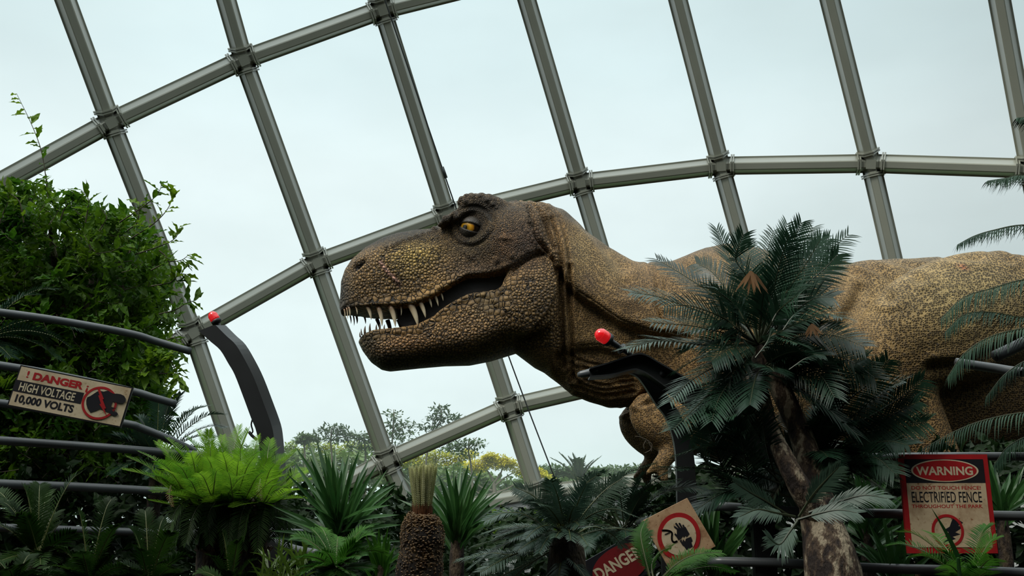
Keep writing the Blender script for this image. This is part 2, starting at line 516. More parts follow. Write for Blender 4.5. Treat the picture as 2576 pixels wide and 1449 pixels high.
X1 = xs.astype(np.float32)[:, None, None]; Y1 = ys.astype(np.float32)[None, :, None]
def sub(x0, x1, y0, y1):
    i0, i1 = np.searchsorted(xs, [x0, x1]); j0, j1 = np.searchsorted(ys, [y0, y1])
    return slice(i0, i1), slice(j0, j1)
AZ = np.abs(Zg)
def add_ell(c, r, ang, k, pad=60):
    m = max(r) + pad
    sx, sy = sub(c[0]-m, c[0]+m, c[1]-m, c[1]+m)
    ca, sa = math.cos(ang), math.sin(ang)
    dx, dy = X1[sx]-c[0], Y1[:, sy]-c[1]
    p = ((dx*ca+dy*sa)/r[0])**2 + ((-dx*sa+dy*ca)/r[1])**2 + ((AZ-c[2])/r[2])**2
    q = np.sqrt(p + 1e-6)
    d = (q - 1) * min(r)
    F[sx, sy] = smin(F[sx, sy], d, k)
def add_cap(a, b, ra, rb, k, pad=40, zs_=1.0):
    m = max(ra, rb) + pad
    sx, sy = sub(min(a[0], b[0])-m, max(a[0], b[0])+m, min(a[1], b[1])-m, max(a[1], b[1])+m)
    d = np.array(b, float) - np.array(a, float); L2 = d @ d
    dx, dy, dz = X1[sx]-a[0], Y1[:, sy]-a[1], (AZ-a[2])
    t = np.clip((dx*d[0]+dy*d[1]+dz*d[2])/L2, 0, 1)
    q = np.sqrt((dx-t*d[0])**2 + (dy-t*d[1])**2 + ((dz-t*d[2])*zs_)**2)
    F[sx, sy] = smin(F[sx, sy], q - (ra + (rb-ra)*t), k)

# hind legs
add_ell((2340, 838, 192), (240, 150, 124), math.radians(-14), 8)
add_ell((2165, 900, 175), (80, 75, 70), 0, 30)
add_cap((2170, 930, 180), (2320, 1250, 185), 78, 48, 30)
add_cap((2320, 1250, 185), (2235, 1545, 185), 46, 40, 16)
add_cap((2235, 1545, 185), (2160, 1600, 165), 38, 20, 14)
add_cap((2235, 1545, 185), (2130, 1602, 195), 40, 20, 14)
add_cap((2235, 1545, 185), (2175, 1603, 228), 36, 18, 14)
# arms
add_ell((1655, 1072, 118), (92, 66, 52), math.radians(32), 9)
add_ell((1700, 1080, 100), (90, 75, 60), 0, 16)
add_cap((1690, 1118, 128), (1640, 1176, 140), 26, 18, 10)
add_cap((1640, 1176, 140), (1612, 1196, 128), 15, 7, 6)
add_cap((1640, 1176, 140), (1650, 1214, 146), 15, 8, 6)
# brow, cheek and jaw muscle
add_ell((1150, 572, 92), (48, 13, 22), math.radians(-28), 10, 40)
add_ell((1215, 540, 98), (60, 22, 26), math.radians(4), 14, 40)
add_ell((1290, 640, 122), (70, 62, 42), 0, 20, 40)
add_ell((1330, 770, 128), (70, 95, 42), math.radians(12), 18, 40)
add_ell((1010, 690, 70), (95, 55, 34), math.radians(-15), 22, 40)

def surface_nets(F):
    s = F < 0
    nx, ny, nz = F.shape
    cnt = np.zeros((nx-1, ny-1, nz-1), np.int8)
    for i in (0, 1):
        for j in (0, 1):
            for k in (0, 1): cnt += s[i:nx-1+i, j:ny-1+j, k:nz-1+k]
    act = (cnt > 0) & (cnt < 8)
    ci, cj, ck = np.nonzero(act)
    idx = np.full(act.shape, -1, np.int32); idx[ci, cj, ck] = np.arange(len(ci))
    acc = np.zeros((len(ci), 3)); num = np.zeros(len(ci))
    cn = [(i, j, k) for i in (0, 1) for j in (0, 1) for k in (0, 1)]
    val = {c: F[ci+c[0], cj+c[1], ck+c[2]] for c in cn}
    for a in cn:
        for ax in range(3):
            if a[ax]: continue
            b = list(a); b[ax] = 1; b = tuple(b)
            va, vb = val[a], val[b]; m = (va < 0) != (vb < 0)
            t = np.where(m, va/(np.where(m, va-vb, 1)), 0)
            p = np.stack([np.full(len(ci), a[0], float), np.full(len(ci), a[1], float), np.full(len(ci), a[2], float)], 1)
            p[:, ax] += t
            acc += p * m[:, None]; num += m
    acc /= num[:, None]
    def co(g, c, f): return g[c] + f*(g[np.minimum(c+1, len(g)-1)] - g[c])
    Vv = np.stack([co(xs, ci, acc[:, 0]), co(ys, cj, acc[:, 1]), co(zs, ck, acc[:, 2])], 1)
    Q = []
    for ax in range(3):
        sl0 = [slice(None)]*3; sl1 = [slice(None)]*3
        sl0[ax] = slice(0, -1); sl1[ax] = slice(1, None)
        e_ = s[tuple(sl0)] != s[tuple(sl1)]
        I = list(np.nonzero(e_))
        o1, o2 = (ax+1) % 3, (ax+2) % 3
        ok = (I[o1] > 0) & (I[o2] > 0) & (I[o1] < F.shape[o1]-1) & (I[o2] < F.shape[o2]-1)
        I = [x[ok] for x in I]
        sg = s[I[0], I[1], I[2]]
        def cell(d1, d2):
            J = [x.copy() for x in I]; J[o1] -= d1; J[o2] -= d2
            return idx[J[0], J[1], J[2]]
        q = np.stack([cell(1, 1), cell(0, 1), cell(0, 0), cell(1, 0)], 1)
        q[~sg] = q[~sg][:, ::-1]
        Q.append(q)
    Q = np.concatenate(Q)
    return Vv, Q[(Q >= 0).all(1)]

DV, DQ = surface_nets(F)
del F
def lap(V, Q, it, lam=0.5):
    n = len(V)
    E = np.concatenate([Q[:, [0, 1]], Q[:, [1, 2]], Q[:, [2, 3]], Q[:, [3, 0]]])
    A = np.concatenate([E[:, 0], E[:, 1]]); B = np.concatenate([E[:, 1], E[:, 0]])
    deg = np.bincount(A, minlength=n)[:, None]
    for _ in range(it):
        S = np.stack([np.bincount(A, V[B, k], n) for k in range(3)], 1)
        V = V + lam*(S/np.maximum(deg, 1) - V)
    return V
DV = lap(DV, DQ, 3)
def vnormals(V, Q):
    n = np.cross(V[Q[:, 2]]-V[Q[:, 0]], V[Q[:, 3]]-V[Q[:, 1]])
    N_ = np.zeros_like(V)
    for k in range(4):
        for a in range(3): N_[:, a] += np.bincount(Q[:, k], n[:, a], len(V))
    return N_ / (np.linalg.norm(N_, axis=1, keepdims=True) + 1e-9)
NRM = vnormals(DV, DQ)
if (NRM[:, 2] * np.sign(DV[:, 2]))[np.abs(DV[:, 2]) > 60].mean() < 0:
    DQ = DQ[:, ::-1].copy(); NRM = -NRM

# --- carved detail (skin folds, scutes, sockets) on both flanks
vu, vv, vw = DV[:, 0], DV[:, 1], DV[:, 2]
side = np.clip(np.abs(NRM[:, 2]) * 1.6, 0.15, 1)
disp = np.zeros(len(DV))
def gv(cx, cy, sx, sy=None, ang=0):
    sy = sy or sx; c, s = math.cos(ang), math.sin(ang)
    du, dv = vu-cx, vv-cy
    return np.exp(-(((du*c+dv*s)/sx)**2 + ((-du*s+dv*c)/sy)**2))
def pl(poly):
    return seg_dist(vu.astype(np.float32), vv.astype(np.float32), poly, False)
def cr_line(P, n=24):
    return [(p.x, p.y) for p in catmull([(a, b, 0) for a, b in P], n)]
def groove(P, wid, dep, ridge=0.0):
    global disp
    d = pl(cr_line(P))
    disp = disp - dep*np.exp(-(d/wid)**2) + ridge*np.exp(-((d-2.2*wid)/(1.2*wid))**2)
# head and neck folds
for P, w_, d_, r_ in (
    ([(1318,527),(1350,560),(1372,610),(1390,660)], 4.5, 7, 3),
    ([(1340,522),(1375,570),(1398,640),(1408,705),(1408,800),(1418,930)], 4.5, 8, 4),
    ([(1362,522),(1400,575),(1420,650),(1424,720)], 3.6, 6, 2.5),
    ([(1300,522),(1326,560),(1338,600),(1350,640),(1372,668)], 4.5, 7, 3),
    ([(1326,600),(1345,640),(1376,672)], 4, 6, 2),
    ([(1425,705),(1428,800),(1434,900),(1440,960)], 5, 8, 5),
    ([(1404,720),(1400,800),(1412,900)], 4, 6, 3),
    ([(1363,673),(1385,688),(1395,720),(1396,765),(1386,800),(1364,834),(1330,867)], 3.6, 10, 2),
    ([(1622,664),(1632,700),(1634,740),(1630,790),(1642,850)], 4.5, 8, 4),
    ([(1640,680),(1650,740),(1648,800)], 6, 4, 2),
    ([(1290,714),(1330,687),(1363,672)], 3.2, 10, 0),
    (FOLD, 9, 8, 0), (FOLD2, 8, 5, 0),
    ([(1440,565),(1500,618),(1560,700)], 12, 4, 3), ([(1480,590),(1530,680),(1560,760)], 14, 4, 3),
    ([(1700,690),(1740,780),(1760,900)], 16, 6, 4), ([(1780,640),(1830,740),(1850,860)], 18, 6, 4),
    ([(2092,690),(2140,740),(2150,800)], 10, 7, 5), ([(2130,672),(2190,720),(2215,760)], 10, 6, 4), ([(2200,662),(2290,700),(2350,710)], 10, 5, 3),
    ([(2120,760),(2096,800),(2060,850)], 12, 9, 4),
    ([(2240,960),(2310,955),(2380,925),(2440,900)], 10, 14, 5),
    ([(2400,660),(2440,690),(2470,740)], 7, 5, 4), ([(2360,658),(2390,680),(2420,720)], 7, 4, 3), ([(2430,668),(2480,700),(2520,740)], 7, 5, 4),
    ([(1575,1020),(1620,1000),(1650,985)], 6, 9, 5), ([(1578,1030),(1605,1010),(1615,960),(1600,930)], 5, 8, 4),
    ([(1590,1035),(1640,1025),(1690,1030)], 5, 6, 3)):
    groove(P, w_, d_, r_)
rnd = random.Random(4)
for i in range(11):                                      # slack throat folds
    y0 = 925 + i*9.5
    groove([(1425+rnd.uniform(0, 25), y0-18+rnd.uniform(-3, 3)), (1470, y0+rnd.uniform(-4, 4)), (1520, y0+12+rnd.uniform(-5, 5)), (1565+rnd.uniform(0, 35), y0+10+rnd.uniform(-9, 9))], 3.4, 3.2, 1.5)
# eye socket, lids, nostril, skull hollows
disp += -15*gv(1190, 602, 30, 24, -0.5) + 5*np.exp(-((np.hypot((vu-1191)/1.12, vv-600)-39)/6)**2)
disp += -4*np.exp(-((np.hypot((vu-1192)/1.12, vv-601)-48)/3.2)**2)
disp += -24*gv(913, 685, 16, 5.5, -0.62) + 3*gv(906, 672, 20, 5, -0.6)
disp += -9*gv(1130, 640, 30, 40, 0.3) - 7*gv(1085, 630, 40, 14, -0.2) + 6*gv(1275, 560, 30, 20) - 6*gv(1200, 690, 40, 18, -0.15)
disp += 5*gv(1270, 642, 14, 5, 0.1) + 3*gv(1175, 664, 9, 4, 0.8) + 3*gv(1190, 676, 9, 4, 0.8) + 4*gv(1252, 690, 8) + 4*gv(1286, 682, 8) + 5*gv(1265, 705, 12, 6, -0.5)
disp += 4*gv(1247, 784, 10) + 4*gv(1270, 790, 9, 14) + 4*gv(1278, 810, 11, 8)
# scutes along the nasal ridge, the brow and the back of the skull
RIDGE = [([(985,646),(1020,630),(1060,612),(1100,597)], 9, 8, 5), ([(1098,592),(1130,582),(1152,572)], 3, 13, 8), ([(1100,573),(1140,552),(1170,530),(1200,514)], 9, 8, 4.5),
         ([(1175,540),(1205,524),(1235,520)], 4, 9, 4), ([(1225,512),(1260,518),(1290,530),(1315,544),(1326,570),(1328,600)], 12, 7, 4.5), ([(1210,530),(1235,545),(1250,560)], 4, 7, 4)]
for P, n_, s_, h_ in RIDGE:
    Q_ = cr_line(P, n_)
    for i, (a, b) in enumerate(Q_):
        nx_ = Q_[min(i+1, len(Q_)-1)]; pv_ = Q_[max(i-1, 0)]
        disp += h_*np.exp(-(np.hypot(vu-a, (vv-b)*1.25)/ (s_*0.8))**4)
# swollen scales along both lips
for P, n_, s_, h_ in (([(868,785),(950,783),(1040,781),(1090,762),(1150,733)], 16, 9.5, 3.2), ([(908,850),(960,846),(1010,846),(1060,842)], 9, 9, 3.0), ([(1110,806),(1150,782),(1200,768),(1260,764)], 10, 9, 3.2)):
    for a, b in cr_line(P, n_):
        disp += h_*np.exp(-(np.hypot(vu-a, vv-b)/s_)**4)
# mouth corner and scar
groove([(972,688),(990,712),(1012,734)], 3.2, -3.5, -2)
# broad soft muscle waves on the trunk
disp += 5*np.sin(vu/37.0 + vv/90.0)*np.clip((vu-1480)/150, 0, 1)*np.clip((2050-vu)/200, 0, 1)*np.clip((vv-650)/80, 0, 1)*0.7
DV = DV + NRM*(disp*side)[:, None]

# --- to metres
def dino_world(u, v, w):
    u = np.asarray(u, float); v = np.asarray(v, float); w = np.asarray(w, float)
    Yd = (DY + cdepth(u))*K
    rx = (u - W_PX/2)/F_PX; ry = (H_PX/2 - v)/F_PX
    dx, dy, dz = rx, math.cos(PITCH) - math.sin(PITCH)*ry, math.sin(PITCH) + math.cos(PITCH)*ry
    t = Yd/dy
    return np.stack([CAM.x + dx*t, Yd + w*DY*K/F_PX, CAM.z + dz*t], -1)
DW = dino_world(DV[:, 0], DV[:, 1], DV[:, 2])
DW[:, 2] = np.maximum(DW[:, 2], 0.56)

# --- skin pigment, plus painted shade in eye socket and nostril
base_head = np.array([0.235, 0.138, 0.050]); base_body = np.array([0.255, 0.150, 0.056])
hb = np.clip((vu - (1395 + (vv-700)*0.02))/24, 0, 1)
jawm = inside(vu, vv, [(1363,672),(1396,690),(1400,780),(1368,835),(1300,890),(1230,912),(1200,900),(1250,760),(1300,715)])
hb = np.where(jawm, 0, hb)
hb = np.where((vu > 1335) & (vv < 640), np.clip((vu-1355)/25, 0, 1), hb)
hb = np.where((vv > 890) & (vu > 1240), np.clip((vu-1290)/40, 0, 1), hb)
pig = base_head[None]*(1-hb[:, None]) + base_body[None]*hb[:, None]
def paint(col, g, a=1.0):
    global pig
    g = np.clip(g*a, 0, 1)[:, None]
    pig = pig*(1-g) + np.array(col)[None]*g
paint((0.07, 0.055, 0.038), np.clip((655 - vv + (vu-900)*-0.05)/40, 0, 1)*np.clip((1110-vu)/60, 0, 1), 0.85)
paint((0.06, 0.05, 0.035), gv(862, 745, 34, 75), 0.95)
paint((0.055, 0.045, 0.032), np.clip((790 - np.abs(vv-778)*6 - 700)/60, 0, 1)*np.clip((960-vu)/60, 0, 1), 0.8)
paint((0.46, 0.31, 0.085), gv(1050, 668, 62, 42, -0.3), 0.95)
paint((0.40, 0.23, 0.07), gv(1090, 735, 55, 30, -0.5), 0.85)
paint((0.46, 0.30, 0.10), gv(1030, 705, 26, 14), 0.7)
paint((0.09, 0.075, 0.05), gv(1200, 560, 90, 40), 0.7)
paint((0.11, 0.095, 0.06), gv(1195, 640, 60, 36), 0.7)
paint((0.36, 0.18, 0.07), gv(1270, 655, 28, 42), 0.85)
paint((0.16, 0.095, 0.07), gv(1325, 650, 45, 60), 0.75)
paint((0.12, 0.082, 0.06), gv(1200, 705, 80, 30, -0.1), 0.6)
paint((0.40, 0.20, 0.075), gv(1045, 885, 80, 24), 0.95)
paint((0.32, 0.18, 0.07), gv(1180, 855, 100, 45), 0.7)
paint((0.11, 0.09, 0.05), gv(1230, 790, 50, 40), 0.6)
paint((0.10, 0.085, 0.05), gv(930, 870, 40, 40), 0.8)
paint((0.11, 0.095, 0.06), np.clip((vv-895)/20, 0, 1)*(hb < .5)*(vu < 1260), 0.7)
paint((0.025, 0.02, 0.016), gv(1190, 601, 27, 22, -0.5), 1.5)  # eye socket: shade of the recess painted into the skin colour
paint((0.035, 0.028, 0.02), np.exp(-((np.hypot((vu-1196)/1.15, vv-590)-34)/6)**2)*(vv < 596)*(vu > 1185), 0.9)
paint((0.004, 0.003, 0.003), gv(913, 685, 15, 5.5, -0.62), 2.6)  # nostril: darkness of the hollow painted into the skin colour
paint((0.62, 0.34, 0.25), np.exp(-(pl([(970,684),(976,694),(992,714),(1000,718),(1014,738)])/4.5)**2), 1.2)
for P, n_, s_, h_ in RIDGE:
    paint((0.115, 0.085, 0.055), np.exp(-(pl(cr_line(P))/9)**2), 0.7)
# body colouring: dark top line, warm flank, yellow netting of the haunch
paint((0.12, 0.09, 0.055), np.clip(((np.interp(vu, [1390, 1470, 1560, 1680, 1820, 2060, 2300, 2450], [590, 640, 690, 700, 660, 700, 700, 720])) - vv)/50, 0, 1)*hb, 0.75)
paint((0.36, 0.25, 0.10), gv(1455, 660, 34, 70), 0.7)
paint((0.36, 0.25, 0.10), gv(1520, 700, 40, 60), 0.6)
paint((0.30, 0.19, 0.075), gv(1500, 850, 80, 30), 0.5)
paint((0.13, 0.08, 0.05), gv(1470, 740, 18, 22), 0.6)
paint((0.34, 0.26, 0.11), gv(2320, 810, 200, 120), 0.8)
paint((0.30, 0.20, 0.08), gv(1850, 760, 160, 90), 0.5)
paint((0.42, 0.16, 0.07), gv(2309, 736, 9, 5, 0.7), 1.4)
haunch = np.clip((vu-2060)/80, 0, 1)
coarse = gv(2440, 668, 120, 26, 0.25)

dino_base = Vector(dino_world(2000, 1600, 0)); dino_base.z = 0.55
dino = empty('tyrannosaur', dino_base, 'huge brown scaly tyrannosaur model with open toothy jaws, looming over the planting', 'dinosaur')

def skinmat():
    m, n, o = newmat('scaly_skin')
    L = n.links.new
    b = N(n, 'ShaderNodeBsdfPrincipled'); b.inputs['Roughness'].default_value = 0.55
    b.inputs['Specular IOR Level'].default_value = 0.35
    t = N(n, 'ShaderNodeTexCoord')
    ap = N(n, 'ShaderNodeAttribute', attribute_name='pigment')
    az = N(n, 'ShaderNodeAttribute', attribute_name='zone')         # r body, g haunch, b coarse
    sz = N(n, 'ShaderNodeSeparateColor'); L(az.outputs['Color'], sz.inputs[0])
    wz = N(n, 'ShaderNodeTexNoise'); wz.inputs['Scale'].default_value = 5; wz.inputs['Detail'].default_value = 2
    L(t.outputs['Object'], wz.inputs['Vector'])
    wa = N(n, 'ShaderNodeVectorMath', operation='SCALE'); wa.inputs['Scale'].default_value = 0.05
    L(wz.outputs['Color'], wa.inputs[0])
    wv = N(n, 'ShaderNodeVectorMath', operation='ADD'); L(t.outputs['Object'], wv.inputs[0]); L(wa.outputs[0], wv.inputs[1])
    def cells(scale, rnd=0.9):
        e_ = N(n, 'ShaderNodeTexVoronoi', feature='DISTANCE_TO_EDGE'); e_.inputs['Scale'].default_value = scale
        c_ = N(n, 'ShaderNodeTexVoronoi', feature='F1'); c_.inputs['Scale'].default_value = scale
        for q in (e_, c_):
            q.inputs['Randomness'].default_value = rnd; L(wv.outputs[0], q.inputs['Vector'])
        return e_, c_
    def edge(e_, lo, hi):
        r = N(n, 'ShaderNodeMapRange', interpolation_type='SMOOTHSTEP'); r.inputs['From Min'].default_value = lo; r.inputs['From Max'].default_value = hi
        L(e_.outputs['Distance'], r.inputs['Value']); return r.outputs[0]
    def mixf(f, a, b_):
        x = N(n, 'ShaderNodeMix', data_type='FLOAT'); L(f, x.inputs[0]); L(a, x.inputs[2]); L(b_, x.inputs[3]); return x.outputs[0]
    def mixc(f, a, b_, mode='MIX', fac=None):
        x = N(n, 'ShaderNodeMix', data_type='RGBA', blend_type=mode)
        if f is not None: L(f, x.inputs[0])
        else: x.inputs[0].default_value = fac
        for s_, v in ((6, a), (7, b_)):
            if isinstance(v, tuple): x.inputs[s_].default_value = v
            else: L(v, x.inputs[s_])
        return x.outputs[2]
    eb, cb = cells(37, 0.8); es, cs = cells(72); ey, cy = cells(66, 0.55); eh, ch = cells(54, 0.6); ec, cc = cells(9, 0.9)
    el_, cl_ = cells(21, 0.7)
    alip = N(n, 'ShaderNodeAttribute', attribute_name='lip')
    az2 = N(n, 'ShaderNodeAttribute', attribute_name='fine')
    big = edge(eb, 0.01, 0.11); small = edge(es, 0.02, 0.2)
    head_e = mixf(alip.outputs['Fac'], mixf(az2.outputs['Fac'], big, small), edge(el_, 0.01, 0.09))
    def dome(c_):
        r = N(n, 'ShaderNodeMapRange', interpolation_type='SMOOTHERSTEP'); r.inputs['From Min'].default_value = 0.72; r.inputs['From Max'].default_value = 0.05
        L(c_.outputs['Distance'], r.inputs['Value']); return r.outputs[0]
    head_d = mixf(alip.outputs['Fac'], mixf(az2.outputs['Fac'], dome(cb), dome(cs)), dome(cl_))
    # head: pale cells, dark seams
    vc = N(n, 'ShaderNodeSeparateColor'); L(cb.outputs['Color'], vc.inputs[0])
    vr = N(n, 'ShaderNodeMapRange'); vr.inputs['To Min'].default_value = 0.62; vr.inputs['To Max'].default_value = 1.45; L(vc.outputs[0], vr.inputs['Value'])
    hv = N(n, 'ShaderNodeVectorMath', operation='SCALE'); L(ap.outputs['Color'], hv.inputs[0]); L(vr.outputs[0], hv.inputs['Scale'])
    head_c = mixc(head_e, (0.012, 0.009, 0.006, 1), hv.outputs[0])
    # body: dark cells inside a pale net
    def net(c_, lo, hi, dark):
        d_ = N(n, 'ShaderNodeVectorMath', operation='SCALE'); L(ap.outputs['Color'], d_.inputs[0]); d_.inputs['Scale'].default_value = dark
        l_ = N(n, 'ShaderNodeVectorMath', operation='SCALE'); L(ap.outputs['Color'], l_.inputs[0]); l_.inputs['Scale'].default_value = 1.3
        return mixc(edge(c_, lo, hi), d_.outputs[0], l_.outputs[0])
    body_c = net(cy, 0.40, 0.62, 0.36)
    hau_c = net(ch, 0.40, 0.60, 0.27)
    co_e = edge(ec, 0.012, 0.035)
    dk = N(n, 'ShaderNodeVectorMath', operation='SCALE'); L(ap.outputs['Color'], dk.inputs[0]); dk.inputs['Scale'].default_value = 0.42
    co_c = mixc(co_e, ap.outputs['Color'], dk.outputs[0])
    c1 = mixc(sz.outputs[1], body_c, hau_c)
    c2 = mixc(sz.outputs[2], c1, co_c)
    c3 = mixc(sz.outputs[0], head_c, c2)
    # blotches
    nz_ = N(n, 'ShaderNodeTexNoise'); nz_.inputs['Scale'].default_value = 4.5; nz_.inputs['Detail'].default_value = 6; L(t.outputs['Object'], nz_.inputs['Vector'])
    br = N(n, 'ShaderNodeMapRange'); br.inputs['From Min'].default_value = 0.3; br.inputs['From Max'].default_value = 0.7; br.inputs['To Min'].default_value = 0.7; br.inputs['To Max'].default_value = 1.25
    L(nz_.outputs['Fac'], br.inputs['Value'])
    fin = N(n, 'ShaderNodeVectorMath', operation='SCALE'); L(c3, fin.inputs[0]); L(br.outputs[0], fin.inputs['Scale'])
    L(fin.outputs[0], b.inputs['Base Color'])
    bb = mixf(sz.outputs[1], edge(ey, 0.0, 0.25), edge(eh, 0.0, 0.25))
    hs1 = N(n, 'ShaderNodeMath', operation='MULTIPLY_ADD'); hs1.inputs[1].default_value = 0.8; L(head_d, hs1.inputs[0]); L(head_e, hs1.inputs[2])
    fn = N(n, 'ShaderNodeTexNoise'); fn.inputs['Scale'].default_value = 190; fn.inputs['Detail'].default_value = 3; L(t.outputs['Object'], fn.inputs['Vector'])
    hs2 = N(n, 'ShaderNodeMath', operation='MULTIPLY_ADD'); hs2.inputs[1].default_value = 0.35; L(fn.outputs['Fac'], hs2.inputs[0]); L(hs1.outputs[0], hs2.inputs[2])
    hgt = mixf(sz.outputs[0], hs2.outputs[0], bb)
    dist = N(n, 'ShaderNodeMapRange'); dist.inputs['To Min'].default_value = 0.014; dist.inputs['To Max'].default_value = 0.005; L(sz.outputs[0], dist.inputs['Value'])
    bp = N(n, 'ShaderNodeBump'); bp.inputs['Strength'].default_value = 0.9
    L(dist.outputs[0], bp.inputs['Distance']); L(hgt, bp.inputs['Height'])
    L(bp.outputs[0], b.inputs['Normal'])
    L(b.outputs[0], o.inputs[0])
    return m
M['skin'] = skinmat()

me = bpy.data.meshes.new('body')
co = (DW - np.array(dino_base)).astype(np.float32)
me.vertices.add(len(co)); me.vertices.foreach_set('co', co.ravel())
me.loops.add(DQ.size); me.loops.foreach_set('vertex_index', DQ.ravel().astype(np.int32))
me.polygons.add(len(DQ)); me.polygons.foreach_set('loop_start', np.arange(0, DQ.size, 4, dtype=np.int32))
me.polygons.foreach_set('use_smooth', np.ones(len(DQ), bool))
def cattr(name, rgb):
    a = me.attributes.new(name, 'FLOAT_COLOR', 'POINT')
    a.data.foreach_set('color', np.concatenate([rgb, np.ones((len(rgb), 1))], 1).astype(np.float32).ravel())
cattr('pigment', pig)
cattr('zone', np.stack([hb, haunch, np.clip(coarse*1.6-0.3, 0, 1)], 1))
fine = np.clip(gv(1215, 600, 110, 70)*1.7 - 0.15, 0, 1)
fine = np.maximum(fine, np.clip((650-vv)/30, 0, 1)*np.clip((1200-vu)/100, 0, 1))
fine = np.maximum(fine, 0.9*gv(1250, 660, 90, 50)); fine = np.where(vv > 740, fine*0.2, fine)
fa = me.attributes.new('fine', 'FLOAT', 'POINT'); fa.data.foreach_set('value', np.clip(fine, 0, 1).astype(np.float32))
lipd = np.minimum(pl([(862,782),(900,780),(1000,779),(1050,774),(1095,755),(1150,728)]), pl([(905,860),(960,850),(1060,845),(1110,815),(1150,790),(1250,768),(1290,745)]))
lipd = np.minimum(lipd, np.hypot(vu-1255, vv-795)*0.45)
la = me.attributes.new('lip', 'FLOAT', 'POINT'); la.data.foreach_set('value', np.clip((17-lipd)/2.5, 0, 1).astype(np.float32))
me.materials.append(M['skin'])
me.update(); me.validate()
body = link(bpy.data.objects.new('body', me)); body.parent = dino

def dpart(mb, name, mat, smooth=True):
    return mb.build(name, mat, dino, smooth)
DP = lambda u, v, w: Vector(dino_world(u, v, w))
PXM = DY*K/F_PX
# mouth lining: gums, palate and tongue seen between the jaws
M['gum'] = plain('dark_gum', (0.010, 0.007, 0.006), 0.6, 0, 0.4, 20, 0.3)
mb = MB()
gp = smooth_poly(GUM, 1)
gw = lambda u: float(np.interp(u, [1000, 1100, 1200, 1350], [58, 78, 96, 112]))
mb.prism([DP(a, b, -gw(a)) for a, b in gp], [DP(a, b, gw(a)) for a, b in gp])
dpart(mb, 'mouth_lining', M['gum'], False)
mb = MB(); mb.tube(catmull([DP(960, 846, 0), DP(1040, 834, 0), (DP(1120, 812, 0)), DP(1200, 780, 0)], 12), [x*PXM for x in (8, 16, 22, 25, 27, 28, 29, 30, 30, 30, 30, 30)], 10, squash=(1.3, 0.6))
dpart(mb, 'tongue', M['gum'])

# teeth
def toothmat():
    m, n, o = newmat('ivory_tooth')
    b = N(n, 'ShaderNodeBsdfPrincipled'); b.inputs['Roughness'].default_value = 0.3
    a = N(n, 'ShaderNodeAttribute', attribute_name='tipness')
    r = N(n, 'ShaderNodeValToRGB'); r.color_ramp.elements[0].color = (0.20, 0.08, 0.03, 1); r.color_ramp.elements[1].color = (0.80, 0.68, 0.46, 1)
    r.color_ramp.elements[1].position = 0.5
    n.links.new(a.outputs['Fac'], r.inputs[0]); n.links.new(r.outputs[0], b.inputs['Base Color']); n.links.new(b.outputs[0], o.inputs[0])
    return m
M['tooth'] = toothmat()
M['tooth_dark'] = plain('dark_tooth', (0.16, 0.12, 0.08), 0.35, 0, 0.3, 40)  # darker tooth for the lower row and the far upper front teeth
def tooth(u0, v0, u1, v1, wpx, w, mat='tooth', inward=0.0):
    mb = MB(); a = DP(u0, v0, w); b = DP(u1, v1, w - math.copysign(inward, w))
    d = b - a; bend = Vector((-d.z, 0, d.x)) * 0.10
    pts = [a.lerp(b, t) + bend*(t*(1-t)*2) for t in (0, .2, .4, .6, .8, .93, 1)]
    rad = [wpx*PXM*0.5*x for x in (1.05, 1.0, .9, .72, .45, .2, .02)]
    mb.tube(pts, rad, 10)
    o = mb.build('tooth', M[mat], dino, True)
    at_ = o.data.attributes.new('tipness', 'FLOAT', 'POINT')
    at_.data.foreach_set('value', [min(1, (i//10)/6) for i in range(len(o.data.vertices))])
def lip_w(u, v, f=0.86):
    """inside width of the jaw edge near (u, v)"""
    m = (np.abs(DV[:, 0]-u) < 5) & (np.abs(DV[:, 1]-v) < 9)
    return f*float(np.abs(DV[m, 2]).max()) if m.any() else 60.0
TEETH_UP = [(872,793,874,808,4),(879,791,881,812,4),(886,790,888,806,6),(905,791,908,804,5),(935,794,944,819,10),(962,796,971,836,12),(991,794,1004,838,14),(1017,794,1018,810,4),(1039,788,1059,837,17),(1064,786,1078,817,12),(1084,774,1093,792,7),(1100,770,1109,789,7),(1115,765,1121,776,5)]
for u0, v0, u1, v1, wp in TEETH_UP:
    w = lip_w(u0, np.interp(u0, [870, 1050, 1100, 1151], [785, 782, 763, 735]))
    tooth(u0, v0-8, u1, v1, wp, -w); tooth(u0+3, v0-6, u1+3, v1, wp, w, 'tooth_dark' if u0 < 1000 else 'tooth')
for u0, v0, u1, v1, wp in ((913,852,912,842,4),(918,848,916,835,4),(926,846,927,829,6),(940,844,940,824,6),(956,841,956,827,5),(964,839,965,825,5),(975,838,976,828,4)):
    w = lip_w(u0+4, v0+8, 0.8)
    tooth(u0, v0+4, u1, v1, wp, -w, 'tooth_dark'); tooth(u0+3, v0+4, u1+3, v1+2, wp, w, 'tooth_dark')
for u0, v0, u1, v1, wp in () and ((958,842,957,858,12),(985,840,994,862,13),(1010,838,1012,856,12),(1040,838,1046,854,12)):
    tooth(u0, v0-4, u1, v1, wp, -lip_w(u0, v0+10, 0.97), 'tooth_dark')

# claws
M['claw'] = plain('dark_claw', (0.03, 0.026, 0.022), 0.35)
for w, (a, b) in ((-165, (2160, 2120)), (-195, (2130, 2088)), (-228, (2175, 2135)), (165, (2160, 2120)), (195, (2130, 2088)), (228, (2175, 2135))):
    mb = MB(); p = Vector(dino_world(a, 1600, w)); q = Vector(dino_world(b, 1606, w)); p.z = 0.62; q.z = 0.57
    mb.tube([p, p.lerp(q, .5) + Vector((0, 0, 0.03)), q], [18*PXM, 12*PXM, 1*PXM], 8); mb.build('claw', M['claw'], dino, True)

